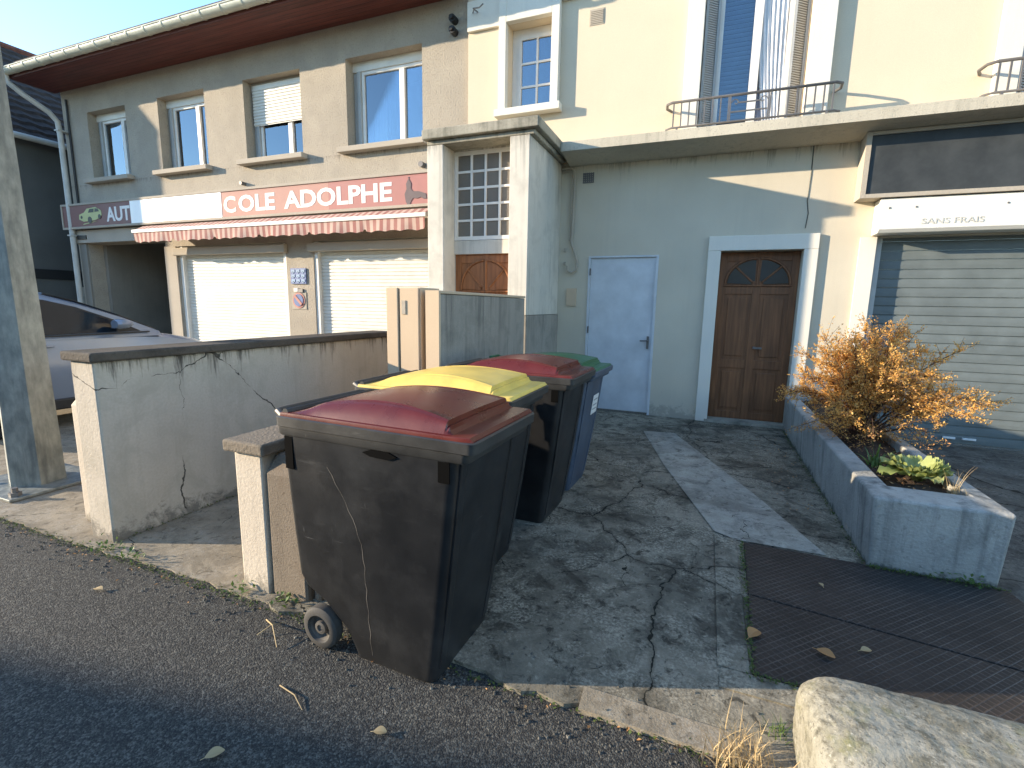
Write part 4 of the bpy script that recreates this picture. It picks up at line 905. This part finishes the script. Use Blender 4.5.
def make_bin(label, loc, rz, bodym, rimm, lidm, group, sc=(1, 1, 1), loops=False):
    T = thing('wheelie_bin', label, 'bin', loc, rz, group); T.scale = sc
    prof = [(0.0, -.43, -.004, .245), (.02, -.43, .004, .25), (.12, -.475, .018, .255), (.24, -.60, .036, .262), (.29, -.70, .044, .264), (.34, -.735, .05, .266), (.60, -.75, .085, .277), (.94, -.765, .128, .290), (1.03, -.768, .135, .292)]
    b = MB(); b.rings([rrect(xr, xf, hw, .045, z) for z, xr, xf, hw in prof])
    B = b.build('body', bodym, T, smooth=True, ang=50)
    # front face: two corner pillars leave a shallow recessed panel
    f = MB()
    for sy in (-1, 1):
        f.rings([[(xf+o, sy*(hw-.03), z), (xf+o, sy*(hw-.075), z), (xf-.01, sy*(hw-.085), z), (xf-.01, sy*(hw-.03), z)] for z, xf, hw, o in ((.06, .009, .25, .004), (.5, .072, .273, .008), (1.0, .132, .291, .010))])
    f.build('corner_rib', bodym, T, bevel=.004)
    r = MB(); r.rings([rrect(-.77, .18, .296, .03, 1.012), rrect(-.775, .185, .30, .03, 1.020), rrect(-.775, .19, .302, .03, 1.050), rrect(-.775, .215, .308, .03, 1.054), rrect(-.775, .218, .310, .03, 1.094), rrect(-.77, .210, .304, .03, 1.098)])
    Rm = r.build('rim', rimm, T, smooth=True, ang=30)
    pk = MB()
    for sy in (-1, 1):
        for (a, b_, c, d) in ((.055, .105, .925, 1.008), (-.735, -.69, .86, 1.008)):
            s0, s1 = sorted((sy*.2885, sy*.2935)); pk.box(a, b_, s0, s1, c, d)
        s0, s1 = sorted((sy*.290, sy*.2985)); pk.prism([(-.26, 1.010), (-.30, .995), (-.26, .982), (-.17, .980), (-.13, .995), (-.17, 1.010)], 'y', s0, s1)
    pk.build('lifting_pocket', M['shade_black'], Rm)  # proud black boxes: the pockets' inner shade is their colour
    lid_mb(-.745, .205, .302, 1.098, .082).build('lid', lidm, T, smooth=True, ang=28)
    gp = MB(); gp.box(.052, .0555, -.075, .075, 1.112, 1.130); gp.build('grip_shade', M['shade_black'], T)  # black strip paints the shade inside the grip recess
    h = MB(); yb = -.265
    h.tube([(-.70, -.285, 1.085), (-.75, -.285, 1.095), (-.782, -.275, 1.108), (-.79, -.25, 1.11), (-.79, .25, 1.11), (-.782, .275, 1.108), (-.75, .285, 1.095), (-.70, .285, 1.085)], .016, 10)
    for yy in (-.09, .09): h.box(-.79, -.74, yy-.03, yy+.03, 1.095, 1.115)
    h.box(-.775, -.70, -.29, .29, 1.06, 1.105)
    h.build('handle', rimm if not loops else lidm, T, smooth=True)
    hg = MB(); hg.tube([(-.725, -.29, 1.115), (-.725, .29, 1.115)], .016, 8); hg.build('hinge', rimm, T, smooth=True)
    if loops:
        lp = MB()
        for yy in (-.2,):
            for s_ in (-.07, .07): lp.box(-.76, -.69, yy+s_-.012, yy+s_+.012, 1.10, 1.165)
            lp.box(-.76, -.73, yy-.085, yy+.085, 1.15, 1.175)
        lp.build('lid_loop', lidm, T, bevel=.006)
    ax = MB(); ax.tube([(-.60, -.27, .105), (-.60, .27, .105)], .013, 8); ax.build('axle', M['iron'], T)
    for sy in (-1, 1):
        w = MB(); y0, y1 = (sy*.225, sy*.285)
        prof = [(.060, y1-.012*sy), (.066, y1), (.088, y1), (.100, y1-.010*sy), (.100, y0+.010*sy), (.09, y0), (.060, y0)]
        rings = [[(-.60+r_*math.cos(2*math.pi*k/32), yy, .103+r_*math.sin(2*math.pi*k/32)) for k in range(32)] for r_, yy in prof]
        w.rings(rings, False, False); Wh = w.build('wheel', M['rubber'], T, smooth=True, ang=40)
        hb = MB(); rings = [[(-.60+r_*math.cos(2*math.pi*k/32), yy, .103+r_*math.sin(2*math.pi*k/32)) for k in range(32)] for r_, yy in ((.0605, y1-.012*sy), (.052, y1-.034*sy), (.034, y1-.034*sy), (.030, y1-.010*sy), (.016, y1-.008*sy), (.014, y1-.022*sy))]
        hb.rings(rings, False, True); hb.build('hub', M['hub'], Wh, smooth=True, ang=30)
    return T
GB = 'wheeled rubbish bins lined up on the forecourt'
make_bin('nearest black wheeled bin with maroon lid, its wheel showing', (-.945, 1.825, .006), rad(-2), M['bin_black'], M['bin_rim'], M['lid_red'], GB)
make_bin('black wheeled bin with bright yellow lid', (-1.09, 2.53, .02), rad(0), M['bin_black'], M['bin_rim'], M['lid_yellow'], GB)
make_bin('second black wheeled bin with maroon lid, behind the yellow one', (-1.0, 3.44, .02), rad(-2), M['bin_black'], M['bin_rim'], M['lid_red'], GB)
gb = make_bin('blue grey wheeled bin with dark green lid and white sticker', (-.99, 4.12, .02), rad(-3), M['bin_blue'], M['bin_blue'], M['lid_green'], GB, (1.0, .95, .965), True)
nb_ = [o for o in bpy.data.objects if o.get('label', '').startswith('nearest black wheeled bin')][0]
def side_hw(z):
    P_ = [(0, .245), (.02, .25), (.12, .255), (.24, .262), (.29, .264), (.34, .266), (.60, .277), (.94, .290), (1.03, .292)]
    for (za, ha), (zb, hb) in zip(P_, P_[1:]):
        if z <= zb: return ha+(hb-ha)*(z-za)/(zb-za)
    return .292
sc_ = MB(); rows = []
for i in range(25):
    t = i/24; z = .90-.86*t; x_ = -.50+.16*math.sin(min(1, t*2.2)*1.5)+.02*t+.004*math.sin(i*2.2); w_ = .0012+.0006*math.sin(i*1.3)
    y_ = -side_hw(z)-.0012; rows.append([(x_-w_, y_, z), (x_+w_, y_, z)])
sc_.rings(rows, False, False, False); sc_.build('scratch', M['hub'], nb_)
stk = MB(); stk.rings([[(xf+o, yy, z) for (yy, z, xf) in ((.02, .66, .0955), (.20, .66, .0955), (.20, .84, .1185), (.02, .84, .1185))] for o in (.0, .004)]); S_ = stk.build('sticker', M['sticker'], gb)
ik = MB()
for z, xf in ((.70, .1015), (.74, .1065), (.79, .1130)): ik.box(xf+.0035, xf+.006, .05, .17, z, z+.012)
ik.build('print', M['grey_ink'], S_)

# ------------------------------------------------------------------ parked car
def car():
    T = thing('parked_car', 'silver grey hatchback parked nose to the shop behind the steel mast and boundary wall', 'car', (-8.10, 3.45, .012), rad(90))
    # local x: front is +x
    st = [(-1.22, .62, .80, .30, .72), (-1.18, .80, .98, .26, .86), (-1.05, .87, 1.10, .24, .92), (-.7, .90, 1.12, .23, .93), (0, .91, 1.11, .23, .93), (.8, .91, 1.10, .23, .93), (1.3, .90, 1.06, .23, .92), (1.7, .87, .98, .23, .88), (2.05, .76, .86, .26, .76), (2.2, .56, .72, .34, .60)]
    b = MB(); rings = []
    for x_, hw, zt, zb, wm in st:
        zm = zb+(zt-zb)*.55; hb = hw*.93
        half = [(hb*.8, zb), (hb, zb+.06), (hw*1.0, zm-.1), (hw*1.012, zm+.06), (hw*.985, zt-.14), (hw*.955, zt-.03), (hw*.88, zt+.01)]
        crown = .05*(1 if abs(x_) < 2 else .6)
        top = [(hw*.5, zt+crown*.8), (0, zt+crown)]
        pts = [(x_, -y_, z_) for y_, z_ in half] + [(x_, -hw*.5, zt+crown*.8), (x_, 0, zt+crown), (x_, hw*.5, zt+crown*.8)] + [(x_, y_, z_) for y_, z_ in half[::-1]]
        rings.append(pts)
    b.rings(rings); bo = b.build('body', M['car_paint'], T, smooth=True, ang=35)
    # greenhouse: pillars and roof in one shell, glass set just outside it
    prof = [(1.16, 1.13, .84), (.75, 1.34, .78), (.3, 1.52, .70), (-.05, 1.625, .65), (-.4, 1.655, .64), (-.75, 1.62, .65), (-1.0, 1.42, .68), (-1.14, 1.10, .74)]
    r = MB(); rings = []
    for x_, zt, hw in prof:
        base = .88
        rings.append([(x_, -base, 1.07), (x_, -(base*.45+hw*.55), 1.07+(zt-1.07)*.55), (x_, -hw, zt-.045*(zt-1.1)/.5), (x_, -hw*.86, zt), (x_, 0, zt+.025), (x_, hw*.86, zt), (x_, hw, zt-.045*(zt-1.1)/.5), (x_, base*.45+hw*.55, 1.07+(zt-1.07)*.55), (x_, base, 1.07)])
    r.rings(rings, True, True, True); r.build('roof', M['car_paint'], T, smooth=True, ang=40)
    def side_y(x_, z_):
        for (xa, za, ha), (xb, zb, hb) in zip(prof, prof[1:]):
            if xb <= x_ <= xa:
                t = (xa-x_)/(xa-xb); zt = za+(zb-za)*t; hw = ha+(hb-ha)*t; ba = .88
                f = (z_-1.07)/max(.05, zt-1.07); mid = ba*.45+hw*.55
                return ba+(mid-ba)*f/.55 if f < .55 else mid+(hw-mid)*(f-.55)/.45
        return .85
    for sy in (-1, 1):
        for poly in ([(.90, 1.145), (.62, 1.30), (.25, 1.46), (-.05, 1.545), (-.24, 1.565), (-.24, 1.13)], [(-.31, 1.13), (-.31, 1.57), (-.55, 1.57), (-.75, 1.52), (-.85, 1.15)]):
            g_ = MB(); pts = []
            # resample edges so that the pane follows the tumblehome
            for (xa, za), (xb, zb) in zip(poly, poly[1:]+poly[:1]):
                for q in range(4): t = q/4; pts.append((xa+(xb-xa)*t, za+(zb-za)*t))
            g_.rings([[(x_, sy*(side_y(x_, z_)+o), z_) for x_, z_ in pts] for o in (.004, .012)]); g_.build('side_window', M['car_glass'], T)
        tr = MB(); tr.tube([(1.0, sy*.885, 1.13), (-.1, sy*.895, 1.118), (-.9, sy*.89, 1.13)], .010, 6); tr.build('window_trim', M['car_black'], T)
        dh = MB(); dh.box(-.30, -.10, sy*.918-.014, sy*.918+.014, .99, 1.02); dh.build('door_handle', M['car_paint'], T, bevel=.008)
        sm = MB(); sm.box(-1.05, 1.8, sy*.875-.02, sy*.875+.02, .23, .36); sm.build('sill_trim', M['car_black'], T, bevel=.02)
        mi = MB(); mi.rings([rr for rr in [[(x_, sy*(1.02+.10*math.cos(a)*k), 1.25+.065*math.sin(a)*k) for a in [2*math.pi*q/12 for q in range(12)]] for x_, k in ((.50, .75), (.54, 1.0), (.64, .9), (.70, .45))]]); mi.box(.54, .64, sy*.93-.05, sy*.93+.05, 1.19, 1.215)
        mi.build('door_mirror', M['car_paint'], T, smooth=True)
        for x_ in (1.42, -.66):
            w = MB(); y1 = sy*.90; y0 = sy*.70
            rings = [[(x_+r_*math.cos(2*math.pi*k/28), yy, .33+r_*math.sin(2*math.pi*k/28)) for k in range(28)] for r_, yy in ((.2, y1-.02*sy), (.22, y1), (.30, y1), (.325, y1-.02*sy), (.325, y0), (.2, y0))]
            w.rings(rings, False, True); W_ = w.build('wheel', M['tyre'], T, smooth=True)
            rm = MB()
            for k in range(5):
                a = 2*math.pi*k/5; rm.prism([(x_+.03*math.cos(a+1.57), .33+.03*math.sin(a+1.57)), (x_+.21*math.cos(a+.12), .33+.21*math.sin(a+.12)), (x_+.21*math.cos(a-.12), .33+.21*math.sin(a-.12)), (x_+.03*math.cos(a-1.57), .33+.03*math.sin(a-1.57))], 'y', *sorted((y1-.03*sy, y1-.012*sy)))
            rm.build('rim', M['alloy'], W_)
            ar = MB(); ar.prism([(x_+.385*math.cos(rad(q)), .33+.385*math.sin(rad(q))) for q in range(-25, 206, 11)], 'y', *sorted((sy*.78, sy*.912))); ar.build('wheel_arch', M['car_black'], T)
        hl = MB(); hl.rings([[(1.92, sy*.50, .72), (2.12, sy*.50, .70), (1.96, sy*.80, .74), (1.78, sy*.80, .80)], [(1.90, sy*.50, .86), (2.07, sy*.50, .82), (1.90, sy*.79, .86), (1.74, sy*.80, .90)]]); hl.build('headlight', M['lamp_clear'], T)
    ws = MB(); ws.rings([[(1.15+o, -.73, 1.155+o), (.74+o, -.67, 1.35+o), (.3+o, -.60, 1.53+o), (.0+o, -.56, 1.615+o), (.0+o, 0, 1.642+o), (.0+o, .56, 1.615+o), (.3+o, .60, 1.53+o), (.74+o, .67, 1.35+o), (1.15+o, .73, 1.155+o), (1.17+o, 0, 1.17+o)] for o in (.004, .012)]); ws.build('windscreen', M['car_glass'], T)
    rw = MB(); rw.rings([[(-1.01-o, -.56, 1.40+o), (-1.01-o, .56, 1.40+o), (-1.13-o, .62, 1.14+o), (-1.13-o, -.62, 1.14+o)] for o in (.004, .012)]); rw.build('rear_window', M['car_glass'], T)
car()

# ------------------------------------------------------------------ plants
def leaf(m, p, d, up, L, W, curl=0):
    d = d.normalized(); s_ = d.cross(up); s_ = s_.normalized() if s_.length > 1e-4 else Vector((1, 0, 0)); nn = s_.cross(d)
    a = p; b = p+d*L*.5+s_*W*.5+nn*curl*L; c = p+d*L; e = p+d*L*.5-s_*W*.5+nn*curl*L
    m.b.faces.new([m.b.verts.new(q) for q in (a, b, c, e)])
def rv(r): return Vector((r.gauss(0, 1), r.gauss(0, 1), r.gauss(0, 1))).normalized()
def bush():
    T = thing('orange_bush', 'spreading bush with fine orange autumn leaves growing in the planter', 'bush', (1.36, 5.09, .44)); r = random.Random(11)
    stem = MB(); lf = MB(); lf2 = MB()
    for k in range(84):
        az = r.uniform(0, 2*math.pi); sp = r.uniform(.15, 1.0)
        H_ = r.uniform(.50, 1.10)*(1.08-.42*sp*sp); out = sp*(.88 if math.cos(az) > 0 else .60)*r.uniform(.8, 1.12)
        dx, dy = math.cos(az)*out, math.sin(az)*out*.75
        base = Vector((r.uniform(-.07, .07), r.uniform(-.07, .07), 0)); pts = []
        droop = r.uniform(0, .30)*sp
        for i in range(9):
            t = i/8; pts.append(base+Vector((dx*t**1.25, dy*t**1.25, H_*(t**.8)-droop*t**4))+rv(r)*.012*t)
        stem.tube(pts, .0065, 5, .0014)
        for q in range(30):
            t = r.uniform(.30, 1)**.8; i = min(7, int(t*8)); p = pts[i].lerp(pts[i+1], t*8-i)
            d = ((pts[i+1]-pts[i]).normalized()*r.uniform(.2, 1)+rv(r)*.8+Vector((0, 0, .1))); d.normalize()
            L = r.uniform(.06, .20); tip = p+d*L
            stem.tube([p, p+d*L*.5+rv(r)*.006, tip], .0022, 3, .0008, False)
            for s_ in range(r.randint(14, 24)):
                tt = r.uniform(.1, 1.05); pp = p+d*L*tt+rv(r)*.012
                leaf(lf if r.random() < .86 else lf2, pp, rv(r)+d*.6, rv(r), r.uniform(.012, .028), r.uniform(.006, .014), r.uniform(-.1, .2))
    # low skirt of drooping dry twigs
    for k in range(26):
        az = r.uniform(0, 2*math.pi); out = r.uniform(.25, .62); p0 = Vector((0, 0, .05)); p1 = Vector((math.cos(az)*out*.6, math.sin(az)*out*.6, r.uniform(.15, .3))); p2 = Vector((math.cos(az)*out, math.sin(az)*out, r.uniform(-.02, .14)))
        stem.tube([p0, p1, p2], .004, 4, .001)
        for s_ in range(70):
            t = r.uniform(.35, 1); pp = p0*(1-t)**2+p1*2*t*(1-t)+p2*t*t+rv(r)*r.uniform(.01, .06)
            leaf(lf2 if r.random() < .7 else lf, pp, rv(r), rv(r), r.uniform(.014, .028), r.uniform(.006, .013), .1)
    stem.build('branch', M['bark'], T); lf.build('foliage', M['leaf_orange'], T); lf2.build('dry_foliage', M['leaf_brown'], T)
bush()
def rosette(name, label, loc, n, L, W, mat, seed, cat='plant', upright=.5, wav=.02):
    T = thing(name, label, cat, loc); r = random.Random(seed); m = MB()
    for k in range(n):
        az = 2.4*k+r.uniform(-.3, .3); age = k/n; l = L*(.55+.45*age)*r.uniform(.85, 1.1); el = upright+(1-age)*.8
        rows = []; ns = 8; ac = 6
        for i in range(ns+1):
            t = i/ns; e2 = el-1.1*t*t; rad_ = l*(t*math.cos(el*.6)); z = l*(math.sin(el)*t-.62*t*t*math.cos(el)*.9)
            wd = W*math.sin(math.pi*min(.97, t*.85+.08))**.7*(l/L)
            row = []
            for j in range(ac+1):
                v = -1+2*j/ac
                lx = rad_; ly = wd*v; zz = z+.25*wd*v*v+wav*math.sin(i*2.1+j*2.6+k)*(.3+abs(v))
                row.append((math.cos(az)*lx-math.sin(az)*ly, math.sin(az)*lx+math.cos(az)*ly, max(.0, zz+.02)))
            rows.append(row)
        m.rings(rows, False, False, False)
    m.build('leaf', mat, T, smooth=True, ang=180)
    return T
rosette('leafy_plant', 'broad leaved yellow green plant at the front end of the planter', (1.41, 3.98, .45), 26, .27, .075, M['leaf_lime'], 3, upright=.62, wav=.014)
def blades(name, label, loc, n, L, spread, mat, seed, cat, w=.012, pname='blade', lean=0):
    T = thing(name, label, cat, loc); r = random.Random(seed); m = MB()
    for k in range(n):
        az = r.uniform(0, 6.28); o = Vector((r.gauss(0, spread*.35), r.gauss(0, spread*.35), 0)); l = L*r.uniform(.5, 1.1); ln = r.uniform(.1, .95)
        d = Vector((math.cos(az), math.sin(az), 0)); s_ = Vector((-d.y, d.x, 0)); rows = []
        for i in range(6):
            t = i/5; c = o+d*(l*ln*t**1.6)+Vector((0, 0, l*(t-.55*ln*t*t))); ww = w*(1-t*.92)*(.6+.8*t if t < .4 else 1); rows.append([c-s_*ww*.5, c+s_*ww*.5])
        m.rings(rows, False, False, False)
    m.build(pname, mat, T); return T
blades('strap_leaf_plant', 'small green strap leaved plant between the bush and yellow green plant', (1.25, 4.30, .44), 26, .20, .06, M['leaf_green'], 5, 'plant', .028, 'leaf')
blades('grass_tuft', 'dry straw coloured grass tuft at the end of the kerb block', (.24, 1.66, 0), 150, .19, .16, M['straw'], 8, 'grass', .006)
blades('grass_tuft', 'thin green grass tuft against the left end of the kerb block', (.37, 1.86, 0), 40, .10, .06, M['leaf_green'], 9, 'grass', .006)
blades('grass_tuft', 'dead grass lying in the planter over its front rim', (1.52, 3.72, .46), 26, .24, .05, M['straw'], 10, 'grass', .004)
def weed(label, loc, seed, s_=1.0):
    T = thing('weed', label, 'weed', loc, 0, 'weeds along the asphalt edge'); r = random.Random(seed); m = MB()
    for k in range(int(40*s_)):
        p = Vector((r.gauss(0, .055*s_), r.gauss(0, .025), r.uniform(.005, .05))); d = rv(r); d.z = abs(d.z)*.6+.15
        leaf(m, p, d, Vector((0, 0, 1)), r.uniform(.015, .035), r.uniform(.012, .022), .1)
    m.build('leaf', M['leaf_green'], T)
weed('weed at the street corner of the cracked boundary wall', (-3.47, 1.74, .005), 1, 1.2)
weed('weed in the gutter line between boundary wall and pillar', (-3.18, 1.73, .005), 2, 1.0)
weed('weed at the foot of the cream pillar', (-2.28, 1.75, .005), 3, .8)
weed('weed at the foot of the brown concrete post', (-1.98, 1.77, .005), 4, .9)
weed('weed at the bottom right corner of the planter front', (1.50, 3.42, .036), 6, 1.1)
# moss and grit along seams: uncountable
ms = MB(); r = random.Random(21)
def seam(p, q, n, wd):
    for _ in range(n):
        t = r.random(); c = Vector(p).lerp(Vector(q), t)+Vector((r.gauss(0, wd), r.gauss(0, wd), r.uniform(.001, .012)))
        leaf(ms, c, Vector((r.gauss(0, 1), r.gauss(0, 1), .5)), Vector((0, 0, 1)), r.uniform(.008, .02), r.uniform(.006, .014))
seam((-5.2, 1.70, .0), (-2.1, 1.70, .0), 900, .018); seam((-2.06, 1.69, .0), (-.3, 1.69, 0), 260, .015); seam((-.3, 1.70, .0), (.3, 1.69, 0), 260, .02)
seam((1.03, 3.45, .02), (1.03, 7.1, .02), 500, .012); seam((1.04, 3.43, .03), (1.7, 3.43, .03), 350, .012); seam((.30, 2.14, .03), (.33, 3.47, .03), 350, .010); seam((.3, 2.14, .03), (1.4, 2.08, .03), 300, .012)
seam((-3.48, 1.85, .012), (-3.48, 3.2, .012), 160, .01)
o = ms.build('moss', M['moss']); o['kind'] = 'stuff'
# fallen leaves and litter
lt = MB(); r = random.Random(5)
for _ in range(420):
    p = Vector((1.17+r.random()*.40, 3.72+r.random()*3.2, .452+r.uniform(0, .025)))
    leaf(lt, p, Vector((r.gauss(0, 1), r.gauss(0, 1), r.gauss(0, .35))), Vector((0, 0, 1)), r.uniform(.014, .035), r.uniform(.008, .018), r.uniform(-.2, .2))
for _ in range(90):
    p = Vector((r.uniform(.6, 1.03), r.uniform(4.2, 6.6), .024)); leaf(lt, p, Vector((r.gauss(0, 1), r.gauss(0, 1), .15)), Vector((0, 0, 1)), r.uniform(.012, .028), r.uniform(.007, .014), .1)
for _ in range(70):
    p = Vector((r.uniform(-4.5, .3), 1.69-abs(r.gauss(0, .05)), .006)); leaf(lt, p, Vector((r.gauss(0, 1), r.gauss(0, 1), .2)), Vector((0, 0, 1)), r.uniform(.012, .026), r.uniform(.007, .013), .15)
o = lt.build('leaf_litter', M['leaf_brown']); o['kind'] = 'stuff'
gv = MB()
for _ in range(480):
    x_ = r.uniform(-5.5, .4); y_ = 1.68-abs(r.gauss(0, .09)); q = r.uniform(.003, .009)
    if r.random() < .25: x_, y_ = r.uniform(-2, 1), 1.7+abs(r.gauss(0, .25))
    zb = .02 if y_ > 1.7 else 0
    pts = [(x_+q*math.cos(a)*r.uniform(.6, 1.2), y_+q*math.sin(a)*r.uniform(.6, 1.2)) for a in (0, 1.3, 2.5, 3.8, 5)]
    gv.rings([[(a, b, zb) for a, b in pts], [(x_+(a-x_)*.6, y_+(b-y_)*.6, zb+q*r.uniform(.6, 1.1)) for a, b in pts]], False)
o = gv.build('grit', M['drive']); o['kind'] = 'stuff'
def fallen(label, loc, rz, L, mat, tilt=.25, cat='fallen leaf'):
    m = MB(); n = 8; rows = []
    for i in range(n+1):
        t = i/n; wd = .36*L*math.sin(math.pi*(t*.9+.05)); zz = .012+.10*L*math.sin(t*3)*tilt*2
        rows.append([(L*(t-.5), -wd, zz+.25*wd), (L*(t-.5), 0, zz), (L*(t-.5), wd, zz+.35*wd)])
    m.rings(rows, False, False, False); m.tube([(-L*.5, 0, .012), (-L*.75, .02*L, .008)], .0015, 4)
    o = m.build('fallen_leaf', mat); o.location = loc; o.rotation_euler.z = rz; tag(o, label, cat, 'fallen leaves on the ground'); return o
fallen('curled brown leaf on the left edge of the front tread plate', (.325, 2.42, .036), 1.0, .085, M['leaf_brown'], .5)
fallen('pale leaf lying on the middle of the front tread plate', (.80, 2.50, .036), .4, .05, M['straw'])
fallen('long pale leaf at the left of the front tread plate', (.62, 2.40, .036), -.5, .075, M['leaf_brown'])
fallen('tiny pale leaf on the rear tread plate', (.72, 3.05, .036), 2.0, .035, M['straw'])
fallen('flat grey leaf on shaded asphalt, lower left', (-1.50, 1.0, .002), .9, .06, M['straw'])
fallen('pale leaf on sunlit asphalt close to the shade edge', (-1.02, 1.30, .002), .3, .05, M['straw'])
fallen('small leaf on asphalt in front of boundary wall', (-3.0, 1.45, .002), .2, .05, M['straw'])
tw = MB(); tw.tube([(-1.95, 1.62, .01), (-1.84, 1.56, .05), (-1.74, 1.49, .012)], .004, 5, .002); tw.tube([(-1.90, 1.52, .008), (-1.86, 1.57, .04), (-1.83, 1.64, .02)], .003, 5, .001)
tag(tw.build('dry_twig', M['straw']), 'dry bent twig lying on asphalt left of the bin wheel', 'twig')
tw = MB(); tw.tube([(-1.55, 1.33, .006), (-1.45, 1.31, .012), (-1.37, 1.27, .006)], .003, 5, .0015)
tag(tw.build('dry_twig', M['straw']), 'straight straw stalk on asphalt in front of the bin', 'twig')

# ------------------------------------------------------------------ pieces that stand apart become parts of their own
SPLIT = {'transom', 'band', 'porch_base', 'guide_rail', 'side_wall', 'pane', 'insulator', 'wall_fitting', 'lifting_pocket', 'corner_rib', 'rivet', 'hinge', 'arm', 'baluster', 'panel', 'room', 'fanlight', 'handle'}
for o in list(bpy.data.objects):
    nm = o.name.split('.')[0]
    if o.type != 'MESH' or nm not in SPLIT: continue
    if nm in ('handle', 'room') and o.parent and o.parent.name.split('.')[0] != 'garage_shutter': continue
    bm = bmesh.new(); bm.from_mesh(o.data); seen = set(); isl = []
    bm.verts.ensure_lookup_table()
    for v in bm.verts:
        if v.index in seen: continue
        stack = [v]; grp = []
        seen.add(v.index)
        while stack:
            q = stack.pop(); grp.append(q)
            for e in q.link_edges:
                w_ = e.other_vert(q)
                if w_.index not in seen: seen.add(w_.index); stack.append(w_)
        isl.append(grp)
    if len(isl) < 2: bm.free(); continue
    first = True
    for grp in isl:
        ids = {v.index for v in grp}; nb = bmesh.new(); mp = {}
        for v in grp: mp[v.index] = nb.verts.new(v.co)
        for f_ in bm.faces:
            if f_.verts[0].index in ids:
                nf = nb.faces.new([mp[v.index] for v in f_.verts]); nf.smooth = f_.smooth
        if first: me = o.data; keep = nb; first = False; continue
        c = o.copy(); c.data = bpy.data.meshes.new(nm); nb.to_mesh(c.data); nb.free()
        for m_ in o.data.materials: c.data.materials.append(m_)
        COL.objects.link(c); c.parent = o.parent
    keep.to_mesh(o.data); keep.free(); bm.free()
